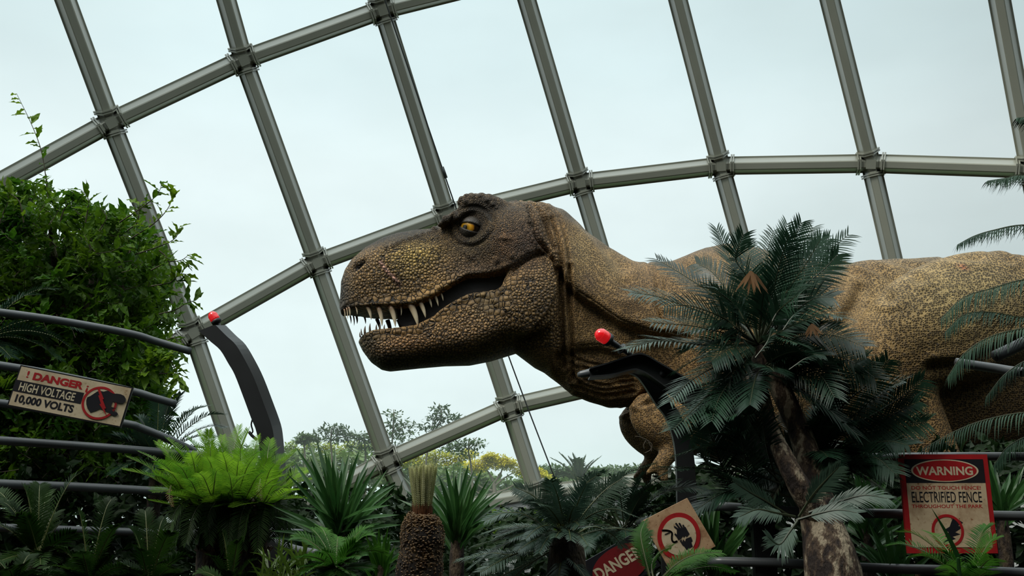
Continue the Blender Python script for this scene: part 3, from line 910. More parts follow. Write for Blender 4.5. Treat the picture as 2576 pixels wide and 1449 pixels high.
# eyes with lids
def eyemat():
    m, n, o = newmat('amber_eye')
    L = n.links.new
    b = N(n, 'ShaderNodeBsdfPrincipled'); b.inputs['Roughness'].default_value = 0.06
    a = N(n, 'ShaderNodeAttribute', attribute_name='iris')
    r = N(n, 'ShaderNodeValToRGB'); r.color_ramp.interpolation = 'EASE'
    el = r.color_ramp.elements
    el[0].position = 0.0; el[0].color = (0.004, 0.004, 0.003, 1)
    el[1].position = 1.0; el[1].color = (0.02, 0.012, 0.006, 1)
    for p, c in ((0.27, (0.006, 0.005, 0.003)), (0.36, (0.32, 0.17, 0.012)), (0.62, (0.72, 0.36, 0.03)), (0.86, (0.50, 0.2, 0.015)), (0.95, (0.04, 0.02, 0.01))):
        q = el.new(p); q.color = (*c, 1)
    t = N(n, 'ShaderNodeTexCoord'); z = N(n, 'ShaderNodeTexNoise'); z.inputs['Scale'].default_value = 60; L(t.outputs['Object'], z.inputs['Vector'])
    ad = N(n, 'ShaderNodeMath', operation='MULTIPLY_ADD'); ad.inputs[1].default_value = 0.16; L(z.outputs['Fac'], ad.inputs[0]); L(a.outputs['Fac'], ad.inputs[2])
    sb = N(n, 'ShaderNodeMath', operation='SUBTRACT'); sb.inputs[1].default_value = 0.08; L(ad.outputs[0], sb.inputs[0])
    L(sb.outputs[0], r.inputs[0]); L(r.outputs[0], b.inputs['Base Color']); L(b.outputs[0], o.inputs[0])
    return m
M['eye'] = eyemat()
M['lid'] = plain('eyelid_skin', (0.035, 0.027, 0.018), 0.5, 0, 0.4, 90, 0.6)
def surf_w(u, v):
    """half width of the finished body at (u, v)"""
    d = (DV[:, 0]-u)**2 + (DV[:, 1]-v)**2 + 1e4*(DV[:, 2] > 0)
    return float(DV[np.argsort(d)[:6], 2].mean())
EC = (1191, 601); ER = 30.0
ew = surf_w(*EC)
for s in (-1, 1):
    wc = s*(abs(ew) - ER*0.36)
    C = DP(EC[0], EC[1], wc); R = ER*PXM
    look = Vector((-0.72, s*1.0, -0.16)).normalized()
    mb = MB(); nn, mm = 32, 20
    vs = []; ir = []
    for j in range(mm+1):
        th = math.pi*j/mm
        for i in range(nn):
            ph = 2*math.pi*i/nn
            vs.append((math.sin(th)*math.cos(ph), math.sin(th)*math.sin(ph), math.cos(th)))
    fs = [(j*nn+i, j*nn+(i+1) % nn, (j+1)*nn+(i+1) % nn, (j+1)*nn+i) for j in range(mm) for i in range(nn)]
    Rm = look.to_track_quat('Z', 'Y').to_matrix()
    mb.add([C + Rm @ Vector(v)*R for v in vs], fs)
    eo = mb.build('eye', M['eye'], dino, True)
    a_ = eo.data.attributes.new('iris', 'FLOAT', 'POINT')
    a_.data.foreach_set('value', [min(1.0, math.hypot(v[0], v[1])/0.80) if v[2] > 0 else 1.0 for v in vs])
    # lids: shells hinged at the eye corners
    ax = Vector((1, 0, -0.30)).normalized()
    outw = Vector((0, s, 0)); upv = outw.cross(ax)*(1 if s < 0 else -1)
    if upv.z < 0: upv = -upv
    for nm, lo, hi in (('upper_eyelid', 11, 88), ('lower_eyelid', -85, -24)):
        mb = MB(); rows = []
        for j in range(9):
            el_ = math.radians(lo + (hi-lo)*j/8)
            rows.append([C + (ax*math.cos(p_) + (outw*math.cos(el_) + upv*math.sin(el_))*math.sin(p_))*R*1.10 for p_ in [math.pi*i/20 for i in range(21)]])
        inner = [[C + (p - C)*0.94 for p in r_] for r_ in rows]
        allr = rows + inner[::-1]
        mb.add([p for r_ in allr for p in r_], [(j*21+i, j*21+i+1, ((j+1) % 18)*21+i+1, ((j+1) % 18)*21+i) for j in range(18) for i in range(20)])
        mb.build(nm, M['lid'], dino, True)
# ================================================================ fence, posts, beacons, signs
def px_path(pts, Y):
    """pts of (px, py) or (px, py, Y)"""
    return [at(p[0], p[1], p[2] if len(p) > 2 else Y) for p in pts]

def rail(name, pts, Y, dpx, label, group=None, n=24, smooth=True, mat='rail', capped=True):
    P = catmull(px_path(pts, Y), n) if len(pts) > 2 else px_path(pts, Y)
    mb = MB(); r = mpx(dpx, Y) / 2
    mb.tube(P, r, 14)
    # cut end: a black disc stands in for the shade inside the tube
    org = P[0].copy()
    o = mb.build(name, M[mat], None, True, org)
    tag(o, label, 'rail', group)
    if capped:
        mb = MB(); d = (P[-1] - P[-2]).normalized()
        mb.tube([P[-1] + d*0.0005, P[-1] + d*0.003], r*0.8, 14)
        mb.build('bore_shade', M['black'], o, True)
    return o

G = 'steel fence rails on the left'
rail('fence_rail', [(-560,718,4.8),(0,786,5.3),(180,812,5.5),(330,840,5.7),(390,858,5.8),(479,884,5.9)], 5.5, 20, 'grey fence rail above the danger sign, its cut end bending down before the leafy bush', G)
rail('fence_rail', [(-560,838,4.8),(0,919,5.3),(170,949,5.5),(335,985,5.65),(385,1000,5.7),(440,1016,5.8)], 5.5, 20, 'grey fence rail passing behind the upper edge of the danger sign', G)
rail('fence_rail', [(-560,945,4.8),(0,1014,5.3),(170,1041,5.5),(318,1066,5.6),(352,1076,5.65),(420,1103,5.75),(490,1136,5.9)], 5.5, 20, 'grey fence rail behind the lower edge of the danger sign, bending down', G)
rail('fence_rail', [(-560,1068,4.8),(0,1108,5.3),(250,1125,5.55),(450,1141,5.8),(560,1150,5.9)], 5.5, 21, 'grey fence rail just below the danger sign, nearly level', G)
rail('fence_rail', [(-560,1190,4.8),(0,1217,5.3),(220,1226,5.55),(420,1237,5.8),(560,1246,5.9)], 5.5, 22, 'grey fence rail second from the bottom of the left fence', G)
rail('fence_rail', [(-560,1310,4.8),(0,1327,5.3),(220,1334,5.55),(460,1341,5.8),(680,1338,5.9),(760,1340,6.0)], 5.5, 19, 'lowest grey fence rail of the left fence, among dark ferns', G)
rail('fence_rail', [(672,1320,5.9),(700,1362,5.8),(740,1380,5.7),(800,1392,5.6)], 5.7, 18, 'short bent grey rail low between the green cycad trunk and the small bright cycad')
GR = 'steel fence rails on the right'
rail('fence_rail', [(3000,1144,4.85),(2760,1147,4.9),(2576,1148,4.95),(2400,1148,5.0),(2180,1150,5.05)], 5.0, 21, 'dark fence rail running behind the top of the warning sign', GR)
rail('fence_rail', [(3000,1302,4.85),(2760,1299,4.9),(2576,1298,4.95),(2400,1295,5.0),(2040,1288,5.15),(1880,1278,5.25),(1790,1274,5.3),(1715,1285,5.5)], 5.0, 24, 'dark fence rail running behind the middle of the warning sign to the post', GR)
rail('fence_rail', [(3000,1452,4.85),(2760,1448,4.9),(2450,1436,5.0),(2180,1428,5.1),(1960,1416,5.2),(1780,1412,5.3)], 5.0, 24, 'lowest dark fence rail at the bottom right edge', GR)
rail('fence_rail', [(2770,932,4.42),(2700,935,4.5),(2576,936,4.55),(2500,926,4.6),(2405,912,4.6)], 4.6, 24, 'broken grey rail with a flared cut end, jutting in from the right over the haunch')
rail('fence_rail', [(2775,752,4.32),(2660,815,4.35),(2576,862,4.4),(2503,897,4.4)], 4.4, 31, 'thick broken grey tube slanting down from the right edge above the other rail')

# -- hidden fence posts of the right side
def box_post(px0, px1, ytop, Y, label):
    a, b = at(px0, ytop, Y), at(px1, ytop, Y)
    mb = MB(); w = (b.x - a.x)/2; c = (a + b)/2
    h = (c.z - 0.5)
    mb.box((c.x, c.y, 0.5 + h/2), (w, 0, 0), (0, w*0.7, 0), (0, 0, h/2))
    o = mb.build('fence_post', M['dark_metal'], None, False, (c.x, c.y, 0.5))
    bm = bmesh.new(); bm.from_mesh(o.data); bmesh.ops.bevel(bm, geom=bm.edges[:], offset=0.008, segments=2, affect='EDGES'); bm.to_mesh(o.data); bm.free()
    return tag(o, label, 'post', None)
box_post(1888, 1942, 1262, 5.28, 'square black fence post below the bent bracket, beside the palm trunk')

box_post(2352, 2392, 1150, 5.12, 'square black fence post directly behind the warning sign')
box_post(1660, 1700, 1290, 5.35, 'low square black fence post behind the tilted square sign')
box_post(2768, 2822, 735, 4.42, 'tall square black fence post outside the right edge carrying the broken rails')
box_post(2985, 3035, 1140, 4.9, 'square black fence post at the far right end of the rails')
box_post(-585, -535, 700, 4.85, 'tall square black fence post at the far left end of the rails')
# -- beacons
def beaconmat():
    m, n, o = newmat('red_lens')
    b = N(n, 'ShaderNodeBsdfPrincipled')
    b.inputs['Base Color'].default_value = (0.62, 0.006, 0.010, 1); b.inputs['Roughness'].default_value = 0.12
    b.inputs['Emission Color'].default_value = (1.0, 0.015, 0.02, 1); b.inputs['Emission Strength'].default_value = 0.33
    b.inputs['Coat Weight'].default_value = 0.6
    n.links.new(b.outputs[0], o.inputs[0]); return m
M['lens'] = beaconmat()
def beacon(base, axis, r, length, label, collar):
    """base: foot of the stem, axis: unit vector, r: lens radius"""
    root = empty('warning_beacon', base, label, 'beacon')
    ax = axis.normalized()
    p = lambda d: base + ax*d
    L = length
    mb = MB(); prof = [(0.0, 0.97), (0.55, 1.0), (1.2, 0.98), (1.6, 0.86), (1.9, 0.62), (2.05, 0.3), (2.1, 0.02)]
    mb.tube([p(L + r*d) for d, q in prof], [r*q for d, q in prof], 20, cap=True); mb.build('lens', M['lens'], root, True)
    mb = MB()
    for k in range(5): mb.tube([p(L + r*(0.35+0.22*k)), p(L + r*(0.41+0.22*k))], r*1.015, 20)
    mb.build('lens_rib', M['lens'], root, True)
    mb = MB(); mb.tube([p(L - r*0.75), p(L - r*0.55), p(L), p(L + r*0.05)], [r*0.75, r*1.02, r*1.06, r*0.95], 20); mb.build('base', M['black'], root, True)
    mb = MB(); mb.tube([p(0), p(L*0.45), p(L - r*0.7)], [r*0.38, r*0.38, r*0.5], 14); mb.build('stem', M['dark_metal'], root, True)
    mb = MB(); mb.tube([p(collar), p(collar + r*0.22)], r*0.85, 18); mb.tube([p(collar + r*0.22), p(collar + r*0.4)], r*0.55, 14); mb.build('flange', M['dark_metal'], root, True)
    return root

# -- left post: a tall channel that kinks towards the dome
def channel(name, near, far, parent, mat, th=0.01):
    pass
post_base = at(672, 1210, 6.0); post_base.z = 0.5
pr = empty('fence_post', post_base, 'tall bent black fence post topped with a red beacon, leaning over the bright cycad', 'post')
# broad front web: left and right edges in the picture, then flange depth
Lp = [(502,832),(557,884),(590,942),(630,1020),(634,1062),(650,1120),(668,1180),(672,1300)]
Rp = [(537,818),(586,872),(612,930),(655,1010),(672,1062),(683,1115),(691,1180),(694,1300)]
Lp = [(501,832),(530,858),(556,881),(576,914),(592,942),(613,996),(633,1050),(646,1083),(655,1130),(660,1200),(664,1420)]
Rp = [(536,818),(563,845),(587,868),(612,910),(633,953),(656,1013),(677,1072),(683,1108),(686,1145),(690,1200),(696,1420)]
A = catmull(px_path(Lp, 6.0), 36); B = catmull(px_path(Rp, 6.0), 36)
mb = MB(); th = Vector((0, 0.03, 0))
for i in range(35):
    mb.prism([A[i], B[i], B[i]+th, A[i]+th], [A[i+1], B[i+1], B[i+1]+th, A[i+1]+th], cap=(i in (0, 34)))
mb.build('web', M['dark_metal'], pr, False)
for nm, E, s in (('flange', B, 1), ('flange', A, 1)):
    mb = MB(); w_ = Vector((0.02 if nm == 'flange' else 0.02, 0, 0)); dd = Vector((0.03, 0.16, 0.03)) if E is B else Vector((0.02, 0.13, 0))
    for i in range(35):
        if E is B:
            mb.prism([E[i], E[i]+w_, E[i]+w_+dd, E[i]+dd], [E[i+1], E[i+1]+w_, E[i+1]+w_+dd, E[i+1]+dd], cap=(i in (0, 34)))
        else:
            mb.prism([E[i], E[i]-w_*0.3, E[i]-w_*0.3+dd, E[i]+dd], [E[i+1], E[i+1]-w_*0.3, E[i+1]-w_*0.3+dd, E[i+1]+dd], cap=(i in (0, 34)))
    mb.build(nm, M['dark_metal'], pr, False)
mb = MB()
mb.tube(catmull(px_path([(636,1052),(632,1068),(636,1085),(630,1092)], 6.05), 10), 0.006, 6)
mb.tube(catmull(px_path([(626,1086),(634,1096),(646,1106)], 6.05), 8), 0.012, 6)
mb.build('hook', M['dark_metal'], pr, True)
beacon(at(560,834,6.12), at(533,790,6.12) - at(560,834,6.12), mpx(12.5,6.12), (at(543,806,6.12) - at(560,834,6.12)).length, 'red beacon lamp on top of the tall bent post, left of the dinosaur', mpx(10,6.12))

# -- right bracket: arm with rounded tip, kinking down to the right, and a second leg
br_base = at(1860, 1140, 5.5)
bk = empty('fence_bracket', Vector((br_base.x, br_base.y, 0.55)), 'bent black steel fence bracket under the neck, half hidden by palm fronds', 'post')
def slab(parent, name, top, bot, Y, depth, n=30, mat='dark_metal'):
    A = catmull(px_path(top, Y), n); B = catmull(px_path(bot, Y), n)
    mb = MB(); th = Vector((0, depth, 0))
    for i in range(n-1):
        mb.prism([A[i], B[i], B[i]+th, A[i]+th], [A[i+1], B[i+1], B[i+1]+th, A[i+1]+th], cap=(i in (0, n-2)))
    return mb.build(name, M[mat], parent, False)
topE = [(1484,928),(1540,912),(1590,895),(1620,893),(1660,915),(1740,962),(1830,1022),(1905,1075),(2000,1170),(2060,1300)]
botE = [(1484,945),(1540,940),(1592,927),(1612,930),(1640,945),(1720,1003),(1810,1064),(1880,1110),(1960,1190),(2010,1300)]
slab(bk, 'web', topE, botE, 5.5, 0.02)
for E, dz in ((topE, 1), (botE, -1)):
    E2 = [(a, b + (-4 if dz > 0 else 4)) for a, b in E]
    slab(bk, 'flange', E if dz > 0 else E2, E2 if dz > 0 else E, 5.44, 0.16)
mb = MB(); tipP = px_path([(1454,941),(1462,940),(1484,936),(1505,932)], 5.5)
mb.tube([p + Vector((0, 0.03, 0)) for p in tipP], [mpx(x, 5.5) for x in (5, 8.5, 10.5, 11.5)], 14); mb.build('tip', M['rail'], bk, True)
for a, b, r in ((1668,940,9), (1770,1015,10)):
    mb = MB(); p = at(a, b, 5.5); mb.tube([p + Vector((0, -0.008, 0)), p + Vector((0, 0.0, 0))], mpx(r, 5.5), 18)
    mb.build('bolt_hole_shade', M['black'], bk, True)  # flat black disc stands in for the shade inside a bolt hole
slab(bk, 'leg', [(1590,926),(1620,928),(1650,955),(1690,1010),(1720,1060),(1745,1140),(1755,1300)], [(1572,934),(1600,945),(1618,965),(1650,1015),(1680,1060),(1700,1140),(1705,1300)], 5.6, 0.06)
beacon(at(1592,896,5.48), at(1505,838,5.35) - at(1592,896,5.48), mpx(17,5.4), (at(1526,852,5.38) - at(1592,896,5.48)).length, 'red beacon lamp on the angled bracket below the dinosaur neck', mpx(38,5.4))

# -- signs
def signmat(name, col, stain, amt=0.5, scale=6):
    m, n, o = newmat(name); L = n.links.new
    b = N(n, 'ShaderNodeBsdfPrincipled'); b.inputs['Roughness'].default_value = 0.45
    t = N(n, 'ShaderNodeTexCoord')
    z = N(n, 'ShaderNodeTexNoise'); z.inputs['Scale'].default_value = scale; z.inputs['Detail'].default_value = 9; z.inputs['Roughness'].default_value = 0.65
    z2 = N(n, 'ShaderNodeTexNoise'); z2.inputs['Scale'].default_value = scale*9; z2.inputs['Detail'].default_value = 4
    L(t.outputs['Object'], z.inputs['Vector']); L(t.outputs['Object'], z2.inputs['Vector'])
    r = N(n, 'ShaderNodeMapRange'); r.inputs['From Min'].default_value = 0.46; r.inputs['From Max'].default_value = 0.68; r.inputs['To Max'].default_value = amt
    L(z.outputs['Fac'], r.inputs['Value'])
    r2 = N(n, 'ShaderNodeMapRange'); r2.inputs['From Min'].default_value = 0.62; r2.inputs['From Max'].default_value = 0.72; r2.inputs['To Max'].default_value = amt
    L(z2.outputs['Fac'], r2.inputs['Value'])
    ad = N(n, 'ShaderNodeMath', operation='ADD', use_clamp=True); L(r.outputs[0], ad.inputs[0]); L(r2.outputs[0], ad.inputs[1])
    mx = N(n, 'ShaderNodeMix', data_type='RGBA'); mx.inputs[6].default_value = (*col, 1); mx.inputs[7].default_value = (*stain, 1)
    L(ad.outputs[0], mx.inputs[0]); L(mx.outputs[2], b.inputs['Base Color']); L(b.outputs[0], o.inputs[0])
    return m
M['cream'] = signmat('aged_cream', (0.56, 0.46, 0.31), (0.30, 0.19, 0.09), 0.6)
M['cream_dark'] = signmat('rusty_cream', (0.52, 0.41, 0.26), (0.22, 0.10, 0.04), 0.8, 5)
M['cream_rust'] = signmat('rusted_cream', (0.46, 0.30, 0.17), (0.17, 0.06, 0.02), 1.0, 9)
M['cream_text'] = signmat('cream_paint', (0.58, 0.50, 0.34), (0.25, 0.18, 0.10), 0.4, 14)
M['sred'] = signmat('sign_red', (0.36, 0.012, 0.014), (0.15, 0.008, 0.010), 0.4)
M['sred_dark'] = signmat('dull_sign_red', (0.17, 0.010, 0.012), (0.06, 0.006, 0.006), 0.6)
M['sblack'] = signmat('sign_black', (0.008, 0.008, 0.012), (0.02, 0.018, 0.016), 0.5)

class Sign:
    """flat board: local px coordinates of the photo patch, measured on plane Y (near face)"""
    def __init__(s, name, TL, TR, BL, Y, label, th=0.022, yaw=0.0):
        s.TL, s.X, s.Yv = at(*TL, Y), None, None
        s.X = at(*TR, Y + yaw) - s.TL; s.V = at(*BL, Y) - s.TL
        s.nrm = s.X.cross(s.V).normalized()
        if s.nrm.y > 0: s.nrm = -s.nrm
        s.c = s.TL + s.X*0.5 + s.V*0.5
        s.root = empty(name, s.c + s.V*0.5, label, 'sign')
        s.th = th
    def P(s, u, v, d=0.0): return s.TL + s.X*u + s.V*v + s.nrm*d
    def poly(s, name, pts, mat, d=0.002, th=0.0015):
        mb = MB(); A = [s.P(u, v, d) for u, v in pts]; B = [s.P(u, v, d - th) for u, v in pts]
        mb.prism(B, A); return mb.build(name, mat, s.root)
    def board(s, mat, name='panel'):
        mb = MB(); q = [(0, 0), (1, 0), (1, 1), (0, 1)]
        mb.prism([s.P(u, v, -s.th) for u, v in q], [s.P(u, v, 0) for u, v in q]); return mb.build(name, mat, s.root)
    def asp(s): return s.X.length / s.V.length
    def ring(s, name, cu, cv, ro, ri, mat, d=0.003, ru=None, n=56):
        """radii in units of board height"""
        a = s.asp(); mb = MB()
        def R(r, d_): return [s.P(cu + r*math.cos(2*math.pi*i/n)/a*(ru or 1), cv + r*math.sin(2*math.pi*i/n), d_) for i in range(n)]
        if ri > 0:
            O, I, O2, I2 = R(ro, d), R(ri, d), R(ro, d-0.0015), R(ri, d-0.0015)
            mb.add(O + I + O2 + I2, [(i, (i+1) % n, n+(i+1) % n, n+i) for i in range(n)] + [(2*n+i, 2*n+(i+1) % n, (i+1) % n, i) for i in range(n)])
        else: mb.prism(R(ro, d-0.0015), R(ro, d))
        return mb.build(name, mat, s.root)
    def text(s, body, u0, v0, u1, v1, mat, bold=0.0, d=0.004, rot=0, name='lettering', spacing=1.0, shear=0.0):
        cu = bpy.data.curves.new('t', 'FONT'); cu.body = body; cu.offset = bold; cu.space_character = spacing; cu.shear = shear
        cu.extrude = 0.0; cu.resolution_u = 4
        to = bpy.data.objects.new('t', cu); COL.objects.link(to)
        dg = bpy.context.evaluated_depsgraph_get(); me = bpy.data.meshes.new_from_object(to.evaluated_get(dg))
        V = np.array([v.co[:] for v in me.vertices]); fs = [tuple(p.vertices) for p in me.polygons]
        COL.objects.unlink(to); bpy.data.objects.remove(to); bpy.data.curves.remove(cu); bpy.data.meshes.remove(me)
        lo, hi = V.min(0), V.max(0)
        T = (V - lo)/np.maximum(hi - lo, 1e-6)
        if rot: T[:, :2] = 1 - T[:, :2]
        mb = MB(); mb.add([s.P(u0 + (u1-u0)*t[0], v1 - (v1-v0)*t[1], d) for t in T], fs)
        return mb.build(name, mat, s.root)

# danger sign on the left fence
sg = Sign('danger_sign', (52,918), (336,975), (17,1021), 5.15, 'cream and black high voltage danger sign with a dinosaur emblem on the left fence', yaw=0.12)
sg.board(M['black'], 'backing')
sg.poly('face', [(0.012, 0.03), (0.985, 0.03), (0.985, 0.965), (0.012, 0.965)], M['cream'], 0.002)
sg.poly('band', [(0.012, 0.355), (0.60, 0.355), (0.60, 0.63), (0.012, 0.63)], M['sblack'], 0.0028)
sg.text('!', 0.078, 0.10, 0.097, 0.265, M['sred'], 0.015, shear=0.0, d=0.003)
sg.text('DANGER', 0.135, 0.105, 0.575, 0.29, M['sred'], 0.05, d=0.003)
sg.text('!', 0.603, 0.17, 0.622, 0.335, M['sred'], 0.015, rot=1, d=0.003)
sg.text('HIGH VOLTAGE', 0.05, 0.395, 0.535, 0.595, M['cream_text'], 0.02, d=0.0038)
sg.text('10,000 VOLTS', 0.05, 0.685, 0.555, 0.905, M['sblack'], 0.04, d=0.003)
sg.ring('roundel', 0.755, 0.52, 0.385, 0.0, M['cream'], 0.005)
sg.ring('red_ring', 0.755, 0.52, 0.40, 0.345, M['sred'], 0.0065)
def from_crop(pts):
    """crop pixels of the sign photograph patch -> board coordinates"""
    res = []
    e1 = Vector((336-52, 975-918)); e2 = Vector((17-52, 1021-918)); det = e1.x*e2.y - e1.y*e2.x
    for x, y in pts:
        q = Vector((x/7.156 - 52, 900 + y/7.158 - 918))
        res.append(((q.x*e2.y - q.y*e2.x)/det, (e1.x*q.y - e1.y*q.x)/det))
    return res
head = [(1560,715),(1620,690),(1680,650),(1740,610),(1800,600),(1860,612),(1905,600),(1945,597),(1985,625),(2040,650),(2100,650),(2170,660),(2230,690),(2258,740),(2255,790),(2215,822),(2170,825),(2120,815),(2060,800),(2020,800),(2000,850),(1988,890),(2000,925),(2010,955),(2040,985),(2090,990),(2112,1025),(2080,1050),(2030,1055),(1980,1025),(1940,995),(1880,970),(1840,950),(1790,930),(1720,960),(1610,995),(1560,920),(1540,840),(1540,770)]
hp = from_crop(head)
sg.poly('dinosaur_emblem', hp, M['sblack'], 0.0075)
mb = MB()
for (a, b, c) in [((2040,800),(2055,800),(2050,830)), ((2062,802),(2078,804),(2074,838)), ((2085,806),(2102,810),(2100,845)), ((2110,812),(2128,815),(2124,848)), ((2138,818),(2155,822),(2150,846)), ((2165,823),(2182,825),(2180,850)), ((2192,824),(2212,822),(2206,842)),
                  ((1990,890),(2075,915),(2000,922)), ((2012,940),(2028,945),(2016,912)), ((2030,960),(2042,968),(2036,930)), ((2046,980),(2060,985),(2055,945)), ((2066,988),(2080,990),(2078,955))]:
    q = from_crop([a, b, c]); mb.prism([sg.P(*x, 0.006) for x in q], [sg.P(*x, 0.0075) for x in q])
mb.build('emblem_teeth', M['sblack'], sg.root)
sg.poly('lightning_bolt', from_crop([(1742,535),(1782,540),(1862,750),(1836,752),(1896,920),(1866,922),(1902,1058),(1776,838),(1806,836),(1760,682),(1784,680)]), M['sred'], 0.0095)

# warning sign on the right fence
ws = Sign('warning_sign', (2261,1143), (2483,1143), (2284,1392), 4.75, 'red framed warning sign for an electrified fence, hung on the right hand rails')
ws.board(M['sred'])
ws.poly('header', [(0.055, 0.05), (0.945, 0.05), (0.945, 0.295), (0.055, 0.295)], M['sblack'])
ws.poly('face', [(0.055, 0.295), (0.945, 0.295), (0.945, 0.94), (0.055, 0.94)], M['cream_dark'])
ws.ring('oval_rim', 0.50, 0.168, 0.115, 0.0, M['cream_text'], 0.0035, ru=3.05*1.0)
ws.ring('oval', 0.50, 0.168, 0.105, 0.0, M['sred'], 0.0038, ru=3.05*1.035)
ws.text('WARNING', 0.175, 0.125, 0.815, 0.215, M['cream_text'], 0.03, 0.0042)
ws.text('DO NOT TOUCH FENCE!', 0.105, 0.325, 0.885, 0.362, M['sred'], 0.012, 0.0024)
ws.text('ELECTRIFIED FENCE', 0.10, 0.382, 0.885, 0.492, M['sblack'], 0.008, 0.0024)
ws.text('THROUGHOUT THE PARK', 0.09, 0.512, 0.885, 0.548, M['sred'], 0.012, 0.0024)
ws.ring('red_ring', 0.465, 0.775, 0.165, 0.137, M['sred'], 0.0035)
wb = [(0.545,0.63),(0.645,0.695),(0.585,0.725),(0.635,0.74),(0.545,0.79),(0.60,0.81),(0.51,0.835),(0.545,0.855),(0.40,0.90),(0.455,0.845),(0.43,0.83),(0.475,0.79),(0.43,0.765),(0.49,0.735)]
ws.poly('lightning_bolt', wb, M['sblack'], 0.0028)

# tilted square sign with two hands and a cable
hs = Sign('hand_shock_sign', (1729,1253), (1800,1374), (1615,1311), 4.45, 'rusty square sign tilted on its corner, two black hands in a red ring')
hs.board(M['cream_rust'])
def hs_uv(pts):
    e1 = Vector((1800-1729, 1374-1253)); e2 = Vector((1615-1729, 1311-1253)); det = e1.x*e2.y - e1.y*e2.x
    r = []
    for x, y in pts:
        q = Vector((1440 + x/6.44 - 1729, 1240 + y/6.44 - 1253))
        r.append(((q.x*e2.y - q.y*e2.x)/det, (e1.x*q.y - e1.y*q.x)/det))
    return r
cuv = hs_uv([(1725, 700)])[0]
def circ(r): return hs_uv([(1725 + r*math.cos(2*math.pi*i/48)*0.97, 700 + r*math.sin(2*math.pi*i/48)*1.06) for i in range(48)])
hs.poly('red_ring', circ(358), M['sred'], 0.003)
hs.poly('disc', circ(288), M['cream'], 0.0045)
mb = MB()
def capsule2(a, b, r, n=8):
    a, b = Vector(a), Vector(b); d = (b-a).normalized(); p = Vector((-d.y, d.x))
    an = math.atan2(d.y, d.x)
    return [b + Vector((math.cos(an-math.pi/2+math.pi*i/n), math.sin(an-math.pi/2+math.pi*i/n)))*r for i in range(n+1)] + [a + Vector((math.cos(an+math.pi/2+math.pi*i/n), math.sin(an+math.pi/2+math.pi*i/n)))*r for i in range(n+1)]
def addp(pts, d=0.006):
    q = hs_uv([(p[0], p[1]) for p in pts]); mb.prism([hs.P(*x, d-0.0015) for x in q], [hs.P(*x, d) for x in q])
addp([(1690,580),(1810,560),(1830,550),(1895,665),(1845,720),(1838,690),(1800,725),(1790,695),(1760,740),(1715,765),(1690,720)])
for a, b, r in (((1720,600),(1655,550),13), ((1745,590),(1678,500),15), ((1780,580),(1732,500),15), ((1815,575),(1792,528),14), ((1720,730),(1665,670),14)): addp(capsule2(a, b, r), 0.0065)
mb.build('upper_hand', M['sblack'], hs.root)
mb = MB()
addp([(1735,775),(1765,750),(1780,800),(1790,750),(1825,785),(1838,740),(1920,710),(1945,775),(1925,800),(1948,865),(1845,920),(1810,865),(1785,850)])
mb.build('lower_hand', M['sblack'], hs.root)
mb = MB(); cp = catmull([(1455,606,0),(1520,605,0),(1580,620,0),(1612,650,0),(1608,710,0),(1615,770,0),(1650,795,0),(1690,780,0)], 30)
for a, b in zip(cp[:-1], cp[1:]): addp(capsule2((a.x, a.y), (b.x, b.y), 13, 4), 0.007)
addp(capsule2((1570,640),(1500,670), 6, 4), 0.0072)
mb.build('cable_mark', M['sblack'], hs.root)

# red oval danger board half buried in the cycad leaves
dg_ = Sign('danger_board', (1462,1418), (1604,1336), (1520,1506), 4.3, 'dark red oval danger board half buried in the leaves below the square sign')
dg_.board(M['sblack'])
dg_.poly('oval', [(0.5 + 0.47*math.cos(2*math.pi*i/48), 0.5 + 0.45*math.sin(2*math.pi*i/48)) for i in range(48)], M['sred_dark'], 0.003)
dg_.text('DANGER', 0.09, 0.27, 0.87, 0.58, M['cream_text'], 0.03, 0.0038)

# thin stay cable of the dome
mb = MB(); q0, q1 = on_dome(982, 40, 0.5), on_dome(1146, 520, 0.5)
c0 = on_dome(925, -120, 0.5); c1 = on_dome(1400, 1215, 0.45)
mb.tube(catmull([c0, q0, q1, on_dome(1290, 925, 0.5), c1], 40), 0.013, 6)
o = mb.build('stay_cable', M['cable'], None, True, c1); tag(o, 'thin steel stay cable running down inside the glass behind the head', 'cable')
mb = MB(); q = on_dome(1122, 448, 0.5); q2 = on_dome(1112, 420, 0.5); mb.tube([q2, q], 0.03, 8); mb.build('turnbuckle', M['cable'], o, True)
# ================================================================ planting
RN_ = random.Random(11)
M['cyc_bright'] = leafmat('bright_cycad_leaf', (0.05, 0.16, 0.010), (0.22, 0.42, 0.025), 0.45, 0.5, 5.0, spec=0.2)
M['cyc_mid'] = leafmat('mid_cycad_leaf', (0.022, 0.095, 0.010), (0.07, 0.20, 0.02), 0.35, 0.5, 5.0, spec=0.2)
M['cyc_grey'] = leafmat('grey_cycad_leaf', (0.035, 0.075, 0.050), (0.075, 0.125, 0.080), 0.18, 0.42, 5.0, spec=0.4)
M['palm_leaf'] = leafmat('dark_palm_leaf', (0.007, 0.024, 0.013), (0.022, 0.060, 0.031), 0.16, 0.36, 4.0, spec=0.42)
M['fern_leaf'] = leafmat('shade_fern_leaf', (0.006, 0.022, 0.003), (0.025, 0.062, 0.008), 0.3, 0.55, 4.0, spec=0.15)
M['dead_leaf'] = leafmat('dead_leaf', (0.11, 0.055, 0.02), (0.24, 0.125, 0.05), 0.2, 0.6, 6.0)
M['sword_leaf'] = leafmat('sword_leaf', (0.014, 0.060, 0.012), (0.040, 0.115, 0.026), 0.2, 0.40, 3.0, spec=0.4)
M['bush_leaf'] = leafmat('bush_leaf', (0.030, 0.10, 0.006), (0.16, 0.27, 0.014), 0.42, 0.5, 2.0, spec=0.22)
